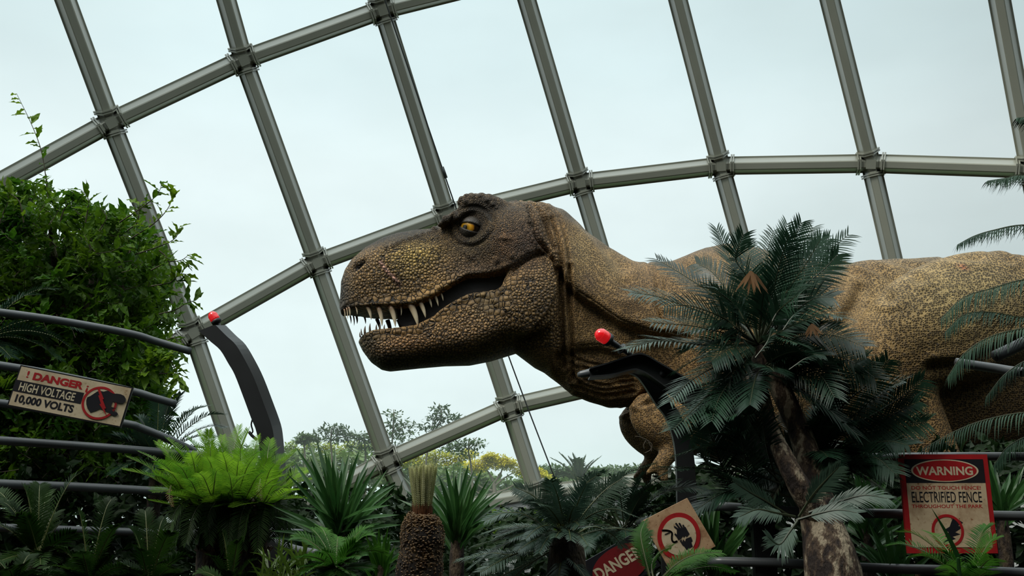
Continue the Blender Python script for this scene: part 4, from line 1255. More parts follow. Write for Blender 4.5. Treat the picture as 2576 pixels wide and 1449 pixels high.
M['under_leaf'] = leafmat('undergrowth_leaf', (0.003, 0.010, 0.002), (0.010, 0.030, 0.005), 0.2, 0.55, 3.0, spec=0.2)
M['grass_leaf'] = leafmat('yellow_grass_leaf', (0.06, 0.12, 0.012), (0.13, 0.20, 0.03), 0.4, 0.4, 5.0)
M['rachis'] = plain('frond_midrib', (0.10, 0.115, 0.030), 0.5)
M['rachis_dark'] = plain('frond_midrib_dark', (0.035, 0.045, 0.018), 0.5)
M['wood'] = plain('twig_wood', (0.06, 0.045, 0.025), 0.8, 0, 0.4, 12)
def barkmat(name, c1, c2, c3, sc=7):
    m, n, o = newmat(name); L = n.links.new
    b = N(n, 'ShaderNodeBsdfPrincipled'); b.inputs['Roughness'].default_value = 0.85
    t = N(n, 'ShaderNodeTexCoord'); mp_ = N(n, 'ShaderNodeMapping'); mp_.inputs['Scale'].default_value = (1, 1, 0.45); L(t.outputs['Object'], mp_.inputs[0])
    z = N(n, 'ShaderNodeTexNoise'); z.inputs['Scale'].default_value = sc; z.inputs['Detail'].default_value = 8; z.inputs['Roughness'].default_value = 0.62; L(mp_.outputs[0], z.inputs['Vector'])
    r = N(n, 'ShaderNodeValToRGB'); e_ = r.color_ramp.elements
    e_[0].position = 0.44; e_[0].color = (*c1, 1); e_[1].position = 0.58; e_[1].color = (*c3, 1); q = e_.new(0.53); q.color = (*c2, 1)
    L(z.outputs['Fac'], r.inputs[0]); L(r.outputs[0], b.inputs['Base Color'])
    z2 = N(n, 'ShaderNodeTexNoise'); z2.inputs['Scale'].default_value = sc*5; z2.inputs['Detail'].default_value = 6; L(mp_.outputs[0], z2.inputs['Vector'])
    ad = N(n, 'ShaderNodeMath', operation='ADD'); L(z.outputs['Fac'], ad.inputs[0]); L(z2.outputs['Fac'], ad.inputs[1])
    bp = N(n, 'ShaderNodeBump'); bp.inputs['Strength'].default_value = 1.0; bp.inputs['Distance'].default_value = 0.02; L(ad.outputs[0], bp.inputs['Height']); L(bp.outputs[0], b.inputs['Normal'])
    L(b.outputs[0], o.inputs[0]); return m
M['palm_bark'] = barkmat('flaking_bark', (0.016, 0.009, 0.006), (0.085, 0.055, 0.032), (0.30, 0.25, 0.17), 13)
M['cycad_bark'] = barkmat('cycad_bark', (0.010, 0.006, 0.004), (0.030, 0.018, 0.010), (0.06, 0.04, 0.02), 14)
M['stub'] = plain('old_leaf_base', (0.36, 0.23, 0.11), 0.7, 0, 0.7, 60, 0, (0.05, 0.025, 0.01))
M['stub_dark'] = plain('leaf_base_painted_shade', (0.14, 0.08, 0.04), 0.7, 0, 0.7, 60, 0, (0.02, 0.012, 0.006))  # darker copy of the leaf base, trunk shade put into its colour
M['fibre'] = plain('rust_fibre', (0.20, 0.075, 0.02), 0.8, 0, 0.5, 60)
M['flush'] = leafmat('young_frond', (0.58, 0.60, 0.30), (0.82, 0.82, 0.50), 0.35, 0.6, 25, spec=0.2)

def leaflet(mb, p, d, up, L, w, droop, mi=0, seg=3):
    """narrow blade from p along d, bending towards the ground"""
    side = d.cross(up)
    if side.length < 1e-4: side = Vector((1, 0, 0))
    side.normalize()
    A = []; B = []
    prof = (0.55, 1.0, 0.72, 0.04) if seg == 3 else (0.5, 0.95, 1.0, 0.6, 0.03)
    for i in range(seg+1):
        t = i/seg
        q = p + d*(L*t) + Vector((0, 0, -1))*(droop*L*t*t)
        h = side*(w*0.5*prof[i])
        A.append(q - h); B.append(q + h)
    mb.quadstrip(A, B, mi)

def frond(parent, pts, leaf, pairs=34, width=0.012, fwd=0.9, lift=0.35, droop=0.25, roll=0.0, mat='palm_leaf', rib='rachis_dark', start=0.14, rr=0.006, gap=0.0, name='frond', endlen=0.35, taper=1.0, ref=None):
    n = max(16, pairs//2)
    P = catmull(pts, n) if len(pts) > 2 else [Vector(pts[0]).lerp(Vector(pts[1]), i/(n-1)) for i in range(n)]
    mb = MB()
    mb.tube(P, [rr*(1 - 0.8*i/(n-1)) for i in range(n)], 5, 1)
    for k in range(pairs):
        t = start + (1 - start)*(k + 0.5)/pairs
        f = t*(n-1); i = min(int(f), n-2); fr_ = f - i
        p = P[i].lerp(P[i+1], fr_); T = (P[i+1] - P[i]).normalized()
        up = Vector(ref) if ref is not None else Vector((0, 0, 1))
        sd_ = T.cross(up)
        if sd_.length < 0.15: sd_ = T.cross(Vector((0.3, -1, 0.2)))
        sd_.normalize(); nu = sd_.cross(T).normalized()
        if roll:
            R = Matrix.Rotation(roll, 3, T); sd_ = R @ sd_; nu = R @ nu
        u = (t - start)/(1 - start)
        Lf = leaf*(0.55 + 0.45*min(1, u/0.2))*(1 - (1-endlen)*max(0, (u-0.55)/0.45)**1.3)
        fw = fwd*(0.75 + 0.7*u)
        for s in (-1, 1):
            if gap and RN_.random() < gap: continue
            d = (sd_*s + T*fw + nu*lift + Vector((RN_.uniform(-.07, .07), RN_.uniform(-.07, .07), RN_.uniform(-.07, .07)))).normalized()
            leaflet(mb, p, d, nu, Lf*RN_.uniform(.9, 1.06), width, droop*RN_.uniform(.7, 1.3))
    return mb.build(name, [M[mat], M[rib]], parent)

def pxfrond(parent, pts, Y, leafpx, **kw):
    P = px_path(pts, Y)
    return frond(parent, P, mpx(leafpx, Y), **kw)

def crown(parent, c, n, Lr, el=(10, 80), az=(0, 360), arch=0.35, leaf=0.1, rollr=0.5, **kw):
    for i in range(n):
        a = math.radians(az[0] + (az[1]-az[0])*((i*0.618034 + RN_.uniform(-.05, .05)) % 1.0)); e_ = math.radians(RN_.uniform(*el)); L = RN_.uniform(*Lr)
        d = Vector((math.cos(a)*math.cos(e_), math.sin(a)*math.cos(e_), math.sin(e_)))
        k = arch*RN_.uniform(.6, 1.3)*(0.4 + math.cos(e_))
        pts = [c + d*(L*t) + Vector((0, 0, -1))*(k*L*t*t) for t in (0, .25, .5, .75, 1)]
        frond(parent, pts, leaf*RN_.uniform(.85, 1.1), roll=RN_.uniform(-rollr, rollr), **kw)

def stubs(mb, axis_pts, radii, rows, per, size, mi=0, out=0.6, rnd=0.25):
    """old leaf bases set in spirals around a trunk"""
    n = len(axis_pts)
    for r in range(rows):
        t = (r + 0.5)/rows*(n-1); i = min(int(t), n-2); f = t - i
        p = axis_pts[i].lerp(axis_pts[i+1], f); R = radii[i] + (radii[i+1]-radii[i])*f
        T = (axis_pts[i+1]-axis_pts[i]).normalized(); a = T.cross(Vector((0, 1, 0.1))).normalized(); b = T.cross(a)
        for k in range(per):
            th = 2*math.pi*(k + 0.5*(r % 2) + RN_.uniform(-.2, .2))/per
            d = a*math.cos(th) + b*math.sin(th)
            q = p + d*R*0.93 + T*RN_.uniform(-.3, .3)*size
            dd = (d*out + T*0.55 + Vector((RN_.uniform(-rnd, rnd), RN_.uniform(-rnd, rnd), RN_.uniform(-rnd, rnd)))).normalized()
            s_ = T.cross(d).normalized(); u_ = dd.cross(s_).normalized(); L = size*RN_.uniform(.7, 1.3); w = size*0.42
            A = [q + s_*w + u_*w*.6, q - s_*w + u_*w*.6, q - s_*w - u_*w*.6, q + s_*w - u_*w*.6]
            B = [x*0.55 + (q)*0.45 + dd*L for x in A]
            mb.prism(A, B, mi, True)

def trunk(parent, pts, radii, mat='palm_bark', name='trunk', n=26, sides=16, rough=0.08):
    P = catmull(pts, n); R = list(np.interp(np.linspace(0, len(pts)-1, n), range(len(pts)), radii))
    mb = MB(); mb.tube(P, R, sides)
    mb.v = [tuple(Vector(v) + (Vector(v) - P[min(i//sides, n-1)]).normalized()*R[min(i//sides, n-1)]*rough*noise.noise(Vector(v)*9)) for i, v in enumerate(mb.v)]
    return mb.build(name, M[mat], parent, True), P, R

def plantroot(name, px, Y, label, cat, group=None, py=1400):
    b = at(px, py, Y); b.z = 0.55
    return empty(name, b, label, cat, group)

# ---------------------------------------------------------------- bright cycad, left of centre
cy = plantroot('cycad', 585, 5.0, 'broad bright green cycad with a dome of feathery fronds before the bent post', 'cycad')
c0 = at(575, 1262, 5.0)
for px in (540, 636):
    t_, P_, R_ = trunk(cy, [Vector((at(px, 1400, 5.05).x, at(px, 1400, 5.05).y, 0.5)), at(px, 1390, 5.05), at(px + (6 if px < 600 else -6), 1300, 5.05), at(px, 1262, 5.05)], [0.11, 0.105, 0.10, 0.07], 'cycad_bark')
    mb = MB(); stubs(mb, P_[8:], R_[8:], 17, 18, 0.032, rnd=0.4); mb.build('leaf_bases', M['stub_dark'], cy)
kw = dict(pairs=36, width=0.0056, fwd=0.8, lift=0.4, droop=0.10, mat='cyc_bright', rib='rachis', rr=0.004, start=0.22, endlen=0.4)
BT = [((320,1150),-.1),((346,1135),.2),((396,1112),.1),((420,1102),.3),((311,1182),-.2),((362,1190),-.4),((384,1238),-.2),((395,1160),-.5),((500,1084),.3),((526,1082),.0),((602,1071),.3),((624,1080),-.1),((680,1105),.2),((560,1095),.4),((470,1100),.1),((650,1095),.5),
      ((742,1168),.1),((797,1204),0),((762,1232),-.3),((690,1252),-.5),((720,1145),.3),((700,1128),.4),((775,1180),.3),((745,1250),-.4),
      ((500,1190),-.8),((545,1185),-.8),((600,1160),-.7),((640,1150),-.7),((665,1185),-.8),((690,1170),-.8),((720,1195),-.7),((440,1165),-.6),((470,1205),-.8),((575,1190),-.9),((625,1192),-.9),((520,1150),-.5),((560,1140),-.4),((605,1130),-.4),((650,1135),-.4),((480,1140),-.3),((440,1130),-.2),((410,1180),-.6),((700,1215),-.8),((735,1225),-.6)]
HEADS = [(515,1272),(640,1264)]
for (tx, ty), dy in BT:
    hx = min(max(tx*.55 + 575*.45 + RN_.uniform(-45, 45), 480), 675); hy = RN_.uniform(1248, 1282)
    pts = [at(hx, hy, 5.0), at(hx*.72 + tx*.28, hy*.66 + ty*.34, 5.0 + dy*.3), at(hx*.36 + tx*.64, hy*.26 + ty*.74 - 5, 5.0 + dy*.65), at(tx, ty, 5.0 + dy)]
    frond(cy, pts, mpx(34, 5), roll=RN_.uniform(-.5, .5), **kw)
for hx, hy in ((490,1280),(530,1262),(575,1272),(620,1258),(660,1270)):
    crown(cy, at(hx, hy, 5.0 + RN_.uniform(-.15, .15)), 11, (0.22, 0.42), (5, 70), (185, 355), RN_.uniform(-.05, .12), mpx(32, 5), 0.8, **kw)
    crown(cy, at(hx, hy, 5.05), 4, (0.30, 0.46), (15, 75), (0, 180), 0.08, mpx(33, 5), 0.7, **kw)
for i in range(44):                       # skirt of old fronds, their shade put in as a darker leaf colour
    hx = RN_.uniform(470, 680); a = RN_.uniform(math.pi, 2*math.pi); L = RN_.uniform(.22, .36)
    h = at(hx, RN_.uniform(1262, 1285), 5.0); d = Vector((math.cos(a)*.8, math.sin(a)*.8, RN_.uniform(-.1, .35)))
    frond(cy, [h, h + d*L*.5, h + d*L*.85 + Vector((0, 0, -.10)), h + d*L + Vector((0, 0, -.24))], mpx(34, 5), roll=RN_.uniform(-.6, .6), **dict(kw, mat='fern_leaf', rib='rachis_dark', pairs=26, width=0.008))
for a, b in ((430, 1262), (655, 1246)):
    frond(cy, [at(a, b - 40, 4.8), at(a - 4, b - 14, 4.75), at(a + 4, b + 12, 4.72)], mpx(13, 5), pairs=9, width=0.005, mat='dead_leaf', rib='rachis', name='dead_frond')

# ---------------------------------------------------------------- sword leaved plants
def sword(name, cx, cyp, Y, tips, label, n, Lr, az=(0, 360), wpx=17, mat='sword_leaf', el=(15, 85)):
    root = plantroot(name, cx, Y, label, 'yucca')
    base = at(cx, cyp, Y)
    def leaf(P, w):
        P = catmull(P, 9); mb = MB(); A = []; B = []; C_ = []
        for i, p in enumerate(P):
            t = i/8; T = (P[min(i+1, 8)] - P[max(i-1, 0)]).normalized()
            sd_ = T.cross(Vector((RN_.uniform(-.1, .1), -0.8, 0.6))).normalized()
            pr = w*0.5*(0.45 + 0.55*min(1, t/0.35))*(1 - max(0, (t-0.55)/0.45)**1.6)
            up = sd_.cross(T).normalized()
            A.append(p - sd_*pr + up*pr*0.35); C_.append(p); B.append(p + sd_*pr + up*pr*0.35)
        mb.quadstrip(A, C_); mb.quadstrip(C_, B); mb.build('leaf', M[mat], root)
    for tx, ty, dy in tips:
        tip = at(tx, ty, Y + dy); b = base + Vector((RN_.uniform(-.03, .03), RN_.uniform(-.03, .03), RN_.uniform(-.04, .08)))
        leaf([b, b.lerp(tip, .5) + Vector((0, 0, 0.03*(tip-b).length)), tip], mpx(wpx*RN_.uniform(.8, 1.15), Y))
    for i in range(n):
        a = math.radians(RN_.uniform(*az)); e_ = math.radians(RN_.uniform(*el)); L = RN_.uniform(*Lr)
        d = Vector((math.cos(a)*math.cos(e_), math.sin(a)*math.cos(e_), math.sin(e_)))
        b = base + Vector((0, 0, RN_.uniform(-.12, .06)))
        leaf([b, b + d*L*.5, b + d*L + Vector((0, 0, -0.12*L*math.cos(e_)))], mpx(wpx*RN_.uniform(.8, 1.15), Y))
    trunk(root, [Vector((base.x, base.y, 0.5)), base - Vector((0, 0, 0.2)), base + Vector((0, 0, .04))], [0.05, 0.045, 0.03], 'cycad_bark')
    return root
T1 = [(735,1155,.1),(742,1122,0),(775,1106,.2),(795,1104,.1),(815,1128,0),(842,1120,.2),(880,1135,.1),(905,1130,0),(930,1150,.2),(905,1185,-.2),(950,1165,0),(975,1180,.1),(985,1205,-.2),(995,1240,-.1),(1000,1215,.2),(720,1190,-.2),(745,1240,-.3),(860,1180,-.4),(820,1180,-.4),(900,1230,-.5),(985,1270,-.3),(1005,1295,-.2),(960,1240,-.4),(690,1300,-.2),(680,1335,-.1),(1010,1320,-.2),(940,1345,-.4),(780,1150,-.2),(862,1148,.3),(830,1155,.3)]
sword('yucca', 855, 1345, 4.7, T1, 'dark green yucca with long sword leaves right of the bright cycad', 60, (0.30, 0.48), (0, 360), 13)
T2 = [(1095,1185,.1),(1120,1170,0),(1140,1175,.1),(1160,1168,.2),(1180,1163,0),(1195,1178,.1),(1215,1172,0),(1232,1200,-.1),(1245,1205,.1),(1105,1200,-.1),(1145,1195,-.2),(1200,1200,-.2),(1010,1195,.2),(1015,1230,.1),(1000,1255,.2),(1040,1180,.2),(1025,1165,.3),(1275,1275,-.1),(1270,1255,.1),(1250,1300,-.2),(1225,1225,-.2),(1165,1180,.2),(1128,1190,.2)]
sword('yucca', 1150, 1352, 4.9, T2, 'dark green yucca with upright sword leaves just behind the stubby cycad trunk', 44, (0.28, 0.42), (0, 360), 12, el=(40, 88))

# ---------------------------------------------------------------- stubby cycad with a brush of new fronds
sc_ = plantroot('cycad', 1060, 3.9, 'stubby brown cycad trunk crowned by a brush of upright young fronds', 'cycad')
Yc = 3.9
TP = [(1052,1560,70),(1055,1449,57),(1058,1405,52),(1062,1375,50),(1063,1355,53),(1061,1325,49),(1061,1306,40),(1062,1295,26)]
gp_ = at(1052, 1560, Yc)
t_, P_, R_ = trunk(sc_, [Vector((gp_.x, gp_.y, 0.5))] + [at(a, b, Yc) for a, b, r in TP], [mpx(72, Yc)] + [mpx(r, Yc) for a, b, r in TP], 'cycad_bark', n=40, sides=24)
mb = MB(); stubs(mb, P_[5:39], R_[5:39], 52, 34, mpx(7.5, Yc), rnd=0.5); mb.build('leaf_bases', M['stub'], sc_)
mb = MB()
for i in range(260):
    a = RN_.uniform(0, 2*math.pi); r = mpx(RN_.uniform(18, 27), Yc); b = at(1062, RN_.uniform(1288, 1302), Yc) + Vector((math.cos(a)*r, math.sin(a)*r, 0))
    d = Vector((math.cos(a)*0.12, math.sin(a)*0.12, 1)).normalized(); L = mpx(RN_.uniform(14, 30), Yc)
    leaflet(mb, b, d, Vector((math.cos(a), math.sin(a), 0)), L, mpx(3, Yc), 0)
mb.build('fibre_collar', M['fibre'], sc_)
for i in range(38):
    a = 2*math.pi*i*0.618; q = math.sqrt((i + .5)/38)
    b = at(1062, 1290, Yc) + Vector((math.cos(a)*mpx(19, Yc)*q, math.sin(a)*mpx(19, Yc)*q, 0))
    tip = at(1063, 1168 + RN_.uniform(-4, 6), Yc) + Vector((math.cos(a)*mpx(37, Yc)*q, math.sin(a)*mpx(37, Yc)*q, 0))
    mb = MB(); PP = catmull([b, b.lerp(tip, .5) + (tip-b).cross(Vector((0, 0, 1)))*0, tip], 9)
    mb.tube(PP, [mpx(x, Yc) for x in (2.0, 2.2, 2.5, 2.8, 3.0, 3.1, 3.0, 2.6, 1.2)], 6)
    for k in range(22):
        p = b.lerp(tip, 0.15 + 0.82*k/22)
        for s in (-1, 1): mb.box(p + Vector((s*mpx(2.6, Yc), -mpx(1.5, Yc), 0)), (mpx(1.0, Yc), 0, 0), (0, mpx(1.2, Yc), 0), (0, 0, mpx(1.3, Yc)))
    mb.build('young_frond', M['flush'], sc_)

# ---------------------------------------------------------------- grey green cycad in the middle foreground
gc = plantroot('cycad', 1430, 3.7, 'grey green cycad with long arching fronds in the middle foreground', 'cycad')
GC = (1425, 1352)
kw = dict(pairs=38, width=0.0058, fwd=0.75, lift=0.3, droop=0.25, mat='cyc_grey', rib='rachis', rr=0.0052, start=0.2, endlen=0.45)
GF = [[(1425,1352),(1390,1300),(1345,1250),(1296,1226)],[(1425,1350),(1405,1290),(1385,1240),(1383,1208)],[(1428,1352),(1440,1290),(1460,1230),(1500,1197)],[(1430,1352),(1470,1290),(1520,1235),(1570,1200)],
      [(1420,1360),(1350,1330),(1280,1325),(1215,1342)],[(1415,1365),(1340,1350),(1270,1355),(1195,1372)],[(1420,1370),(1340,1380),(1270,1405),(1208,1440)],[(1415,1372),(1370,1395),(1310,1435),(1270,1480)],
      [(1435,1352),(1490,1325),(1540,1345),(1568,1378)],[(1440,1360),(1450,1400),(1448,1375),(1440,1378)][:0],[(1436,1356),(1500,1335),(1560,1330),(1620,1345)],[(1425,1375),(1440,1410),(1470,1450),(1500,1500)],[(1420,1375),(1410,1420),(1405,1460),(1400,1500)],
      [(1410,1360),(1330,1300),(1270,1290),(1222,1310)],[(1430,1352),(1480,1300),(1540,1280),(1600,1300)],[(1405,1372),(1300,1395),(1230,1392),(1150,1410)],[(1400,1380),(1320,1420),(1260,1450),(1190,1490)]]
for i, P in enumerate(p for p in GF if p):
    dy = RN_.uniform(-.25, .2)
    pts = [at(a, b, 3.7 + dy*k/3) for k, (a, b) in enumerate(P)]
    frond(gc, pts, mpx(54 if i < 4 else 44, 3.7), roll=RN_.uniform(-.4, .4) , ref=((0, -1, 0.3) if i < 4 else None), **kw)
gcc = at(*GC, 3.7)
crown(gc, gcc, 18, (0.30, 0.46), (5, 60), (180, 300), 0.35, mpx(40, 3.7), 0.5, **kw)
trunk(gc, [Vector((gcc.x, gcc.y, 0.5)), gcc - Vector((0, 0, 0.15)), gcc + Vector((0, 0, 0.02))], [0.09, 0.09, 0.05], 'cycad_bark')
# more fronds in front of the fallen signs
gs = plantroot('cycad', 1690, 3.6, 'dark green cycad low in front of the tilted square sign', 'cycad')
kw2 = dict(kw, mat='cyc_mid')
GSF = [[(1640,1470),(1622,1410),(1612,1370),(1632,1335)],[(1650,1470),(1700,1420),(1750,1395),(1815,1390)],[(1660,1475),(1720,1440),(1790,1425),(1850,1440)],[(1645,1465),(1640,1420),(1660,1390),(1690,1376)],[(1640,1470),(1622,1400),(1612,1345),(1622,1312)],[(1655,1480),(1690,1450),(1740,1420),(1770,1400)]]
for P in GSF:
    frond(gs, [at(a, b, 3.6 + 0.05*k) for k, (a, b) in enumerate(P)], mpx(40, 3.6), roll=RN_.uniform(-.7, .7), **kw2)
crown(gs, at(1665, 1478, 3.6), 9, (0.18, 0.26), (5, 50), (270, 400), 0.3, mpx(36, 3.6), 0.5, **kw2)
# dark frond plant between the grey cycad and the dinosaur's arm
bs = plantroot('cycad', 1600, 5.4, 'dark cycad behind the grey green one, its fronds crossing the arm of the dinosaur', 'cycad')
kw3 = dict(kw, mat='palm_leaf', rib='rachis_dark', width=0.009)
for P in ([(1560,1330),(1530,1260),(1560,1200),(1650,1165)],[(1560,1330),(1500,1250),(1480,1215),(1520,1185)],[(1580,1330),(1600,1260),(1640,1220),(1710,1205)],[(1560,1330),(1620,1290),(1680,1270),(1740,1290)],[(1560,1330),(1480,1290),(1420,1280),(1370,1300)],[(1570,1330),(1560,1250),(1540,1200),(1490,1180)],[(1580,1330),(1650,1250),(1720,1225),(1790,1240)],[(1580,1340),(1660,1310),(1720,1330),(1760,1370)],[(1570,1330),(1620,1230),(1680,1190),(1730,1180)]):
    frond(bs, [at(a, b, 5.4 - 0.05*k) for k, (a, b) in enumerate(P)], mpx(44, 5.4), roll=RN_.uniform(-.5, .5), **kw3)
crown(bs, at(1570, 1335, 5.4), 18, (0.35, 0.6), (5, 70), (0, 360), 0.3, mpx(42, 5.4), 0.5, **kw3)

# ---------------------------------------------------------------- big palm before the trunk of the dinosaur
pt = plantroot('palm_tree', 2085, 4.6, 'big dark palm on leaning flaky trunks, spreading in front of the dinosaur body', 'palm tree')
g0 = at(2095, 1460, 4.6)
trunk(pt, [Vector((g0.x + .03, g0.y, 0.5)), at(2097,1460,4.6), at(2072,1335,4.65), at(2048,1235,4.7), at(2022,1115,4.8), at(1982,1020,4.85), at(1945,940,4.9), at(1912,868,4.9)], [mpx(r, 4.7) for r in (80, 68, 52, 40, 30, 27, 27, 22)])
trunk(pt, [at(2060,1290,4.62), at(2012,1225,4.58), at(1972,1150,4.6), at(1938,1075,4.7), at(1915,980,4.8), at(1905,900,4.9)], [mpx(r, 4.7) for r in (34, 28, 23, 20, 18, 15)], name='side_trunk')
PC = (1908, 868)
kp = dict(pairs=34, width=0.0112, fwd=0.95, lift=0.2, droop=0.2, mat='palm_leaf', rib='rachis_dark', rr=0.008, start=0.2, endlen=0.5)
PF = [([(1985,700),(2040,640),(2085,600)], .4, .1),([(1970,690),(2010,630),(2045,572)], -.3, .2),([(2010,730),(2070,680),(2108,640)], .2, -.1),([(1945,700),(1965,630),(1980,562)], .3, .2),([(1890,700),(1880,640),(1868,598)], .2, .2),([(2000,760),(2060,700),(2120,660)], -.2, .3),([(1780,792),(1660,748),(1588,736)], .3, -.2),([(1770,868),(1660,858),(1578,878)], .5, -.4),([(1790,740),(1716,690),(1652,652)], .2, .2),([(1862,705),(1832,640),(1803,576)], .4, .1),([(1835,740),(1792,685),(1752,662)], -.6, .3),([(1960,700),(1990,622),(2016,560)], .3, 0),([(2010,722),(2070,645),(2135,590)], .2, .2),([(1918,705),(1928,640),(1946,580)], -.2, .3),
      ([(2000,782),(2050,750),(2095,748)], .3, -.2),([(2040,842),(2110,846),(2172,872)], .3, -.3),([(2060,880),(2140,908),(2200,950)], .5, -.2),([(1800,922),(1735,960),(1684,1012)], .6, -.4),([(1805,970),(1745,1030),(1692,1082)], .3, -.5),([(1880,700),(1850,650),(1870,590)], .1, -.2),([(1945,730),(1965,650),(1985,590)], .1, -.3),([(1975,740),(2030,660),(2065,600)], -.3, -.2),
      ([(1820,800),(1740,770),(1670,770)], -.4, -.5),([(1830,840),(1740,820),(1640,812)], .2, -.4),([(1990,820),(2070,790),(2120,800)], -.3, -.4),([(1850,770),(1800,730),(1760,720)], .5, -.5),([(1960,780),(2010,740),(2040,720)], .5, -.5),([(1850,940),(1810,1000),(1790,1060)], .2, -.4),([(1990,900),(2060,940),(2100,1000)], .4, -.4)]
pc = at(*PC, 4.9)
for P, rl, dy in PF:
    frond(pt, [pc, at(*[PC[i]*0.45 + P[0][i]*0.55 for i in (0, 1)], 4.9 + dy*.3)] + [at(a, b, 4.9 + dy*(k+1)/3) for k, (a, b) in enumerate(P)], mpx(80, 4.9), roll=rl, ref=(0, -0.8, 0.5), **kp)
crown(pt, pc, 16, (0.45, 0.66), (-15, 78), (0, 360), 0.25, mpx(78, 4.9), 0.6, **kp)
crown(pt, at(1915, 930, 4.85), 14, (0.40, 0.58), (-45, 30), (150, 390), 0.2, mpx(74, 4.9), 0.6, **kp)
# cut, fan-like short fronds and dead tips
for P in ([(1970,830),(1990,800),(2005,785)],[(1900,900),(1930,860),(1940,830)],[(1985,930),(2030,900),(2060,905)]):
    frond(pt, [at(a, b, 4.35) for a, b in P], mpx(52, 4.4), pairs=12, width=0.013, fwd=0.9, lift=0.1, droop=0.4, mat='palm_leaf', rib='rachis_dark', start=0.1, rr=0.004)
for c_, n_, L_ in (((1889,682), 7, 72), ((2043,815), 6, 46), ((1900,690), 3, 60)):
    mb = MB()
    for k in range(n_):
        an = math.radians(-125 + 70*k/max(1, n_-1) + RN_.uniform(-5, 5)); d = Vector((math.cos(an), RN_.uniform(-.1, .1), math.sin(an))).normalized()
        leaflet(mb, at(*c_, 4.3), d, Vector((0, -1, 0)), mpx(L_*RN_.uniform(.75, 1.05), 4.3), mpx(8, 4.3), 0.0)
    mb.build('dead_frond', M['dead_leaf'], pt)
# lower, shaggy cycad around the trunk
lc = plantroot('cycad', 2060, 5.05, 'shaggy dark cycad wrapped around the foot of the leaning palm', 'cycad')
LC = (2055, 1100)
LF = [([(2160,1062),(2250,1010),(2322,955)], .5),([(2170,1075),(2250,1040),(2312,1010)], .2),([(2160,1090),(2250,1075),(2330,1062)], .4),([(2150,1120),(2230,1110),(2285,1120)], .1),([(2090,1000),(2130,930),(2180,900)], .3),([(2120,1020),(2190,960),(2235,905)], .6),([(2070,990),(2080,930),(2110,890)], .1),([(2130,1150),(2200,1150),(2250,1190)], .3),([(2000,1010),(1980,960),(1990,910)], .2),([(2140,1050),(2210,990),(2270,960)], -.4)]
lcc = at(*LC, 5.05)
for P, rl in LF:
    frond(lc, [lcc] + [at(a, b, 5.05 - .12*(k+1)) for k, (a, b) in enumerate(P)], mpx(78, 5), roll=rl, ref=(0, -0.8, 0.5), **kp)
LF2 = [((1995,1210), [(1880,1155),(1790,1125),(1700,1145)]),((2000,1230), [(1900,1195),(1800,1180),(1660,1175)]),((2000,1300), [(1930,1272),(1880,1235),(1800,1190)]),((1990,1250), [(1900,1230),(1820,1240),(1740,1290)]),((1960,1180), [(1900,1080),(1870,1040),(1830,1050)]),((1900,1290), [(1882,1200),(1868,1120),(1845,1060)]),((1960,1230), [(1930,1130),(1915,1050),(1880,1000)]),((1870,1270), [(1820,1180),(1790,1100),(1770,1050)]),((1990,1240), [(1900,1150),(1850,1100),(1800,1090)]),((1920,1260), [(1850,1230),(1790,1180),(1760,1130)])]
for b0, P in LF2:
    frond(lc, [at(*b0, 4.75)] + [at(a, b, 4.7 - .05*(k+1)) for k, (a, b) in enumerate(P)], mpx(78, 4.8), roll=RN_.uniform(-.6, .6), **kp)
LF3 = [((2010,1300), [(2045,1245),(2080,1205),(2110,1175)]),((2035,1290), [(2110,1262),(2175,1246),(2232,1254)]),((2000,1310), [(2060,1292),(2110,1283),(2155,1290)]),((1990,1300), [(1930,1262),(1890,1240),(1850,1215)]),((2000,1300), [(1950,1290),(1905,1282),(1860,1300)]),((2010,1305), [(1985,1340),(1960,1370),(1930,1350)])]
for b0, P in LF3:
    frond(lc, [at(*b0, 4.2)] + [at(a, b, 4.15 - .03*k) for k, (a, b) in enumerate(P)], mpx(52, 4.2), roll=RN_.uniform(-.3, .3), ref=(0, -1, 0.4), **dict(kp, pairs=30, mat='cyc_grey', lift=0.15, fwd=1.3, width=0.009))
crown(lc, at(2035, 1170, 5.0), 40, (0.38, 0.58), (-30, 70), (0, 360), 0.3, mpx(74, 5), 0.6, **kp)

# ---------------------------------------------------------------- palms reaching in from the right edge
rp = empty('palm_tree', Vector((at(2870, 900, 4.7).x, at(2870, 900, 4.7).y, 0.55)), 'palm beyond the right edge, its drooping fronds hanging over the haunch', 'palm tree')
M['hang_leaf'] = leafmat('hanging_palm_leaf', (0.010, 0.028, 0.016), (0.026, 0.060, 0.034), 0.05, 0.6, 4.0, spec=0.15)
kr = dict(pairs=56, width=0.0105, fwd=0.75, lift=-0.15, droop=0.75, mat='hang_leaf', rib='rachis_dark', rr=0.007, start=0.02, endlen=0.5)
for P, Y, lf in (([(2850,600),(2680,700),(2576,704),(2500,724),(2425,748),(2368,800)], 4.3, 62), ([(2850,640),(2690,805),(2576,800),(2490,785),(2425,792),(2378,835)], 4.25, 46), ([(2850,660),(2690,810),(2576,826),(2490,848),(2425,890),(2384,948)], 4.1, 58), ([(2850,680),(2690,890),(2600,900),(2530,940),(2480,1000)], 4.5, 50),
                 ([(2850,570),(2690,575),(2576,566),(2500,579),(2450,594),(2408,616)], 4.6, 38), ([(2850,545),(2680,455),(2576,441),(2530,448),(2484,455)], 4.6, 42), ([(2850,535),(2680,350),(2600,300),(2560,296)], 4.6, 40)):
    pxfrond(rp, P, Y, lf, roll=RN_.uniform(-.15, .25), **kr)
trunk(rp, [Vector((at(2870, 900, 4.7).x, at(2870, 900, 4.7).y, 0.5)), at(2870, 1100, 4.7), at(2865, 850, 4.7), at(2850, 560, 4.7)], [0.12, 0.11, 0.10, 0.08])
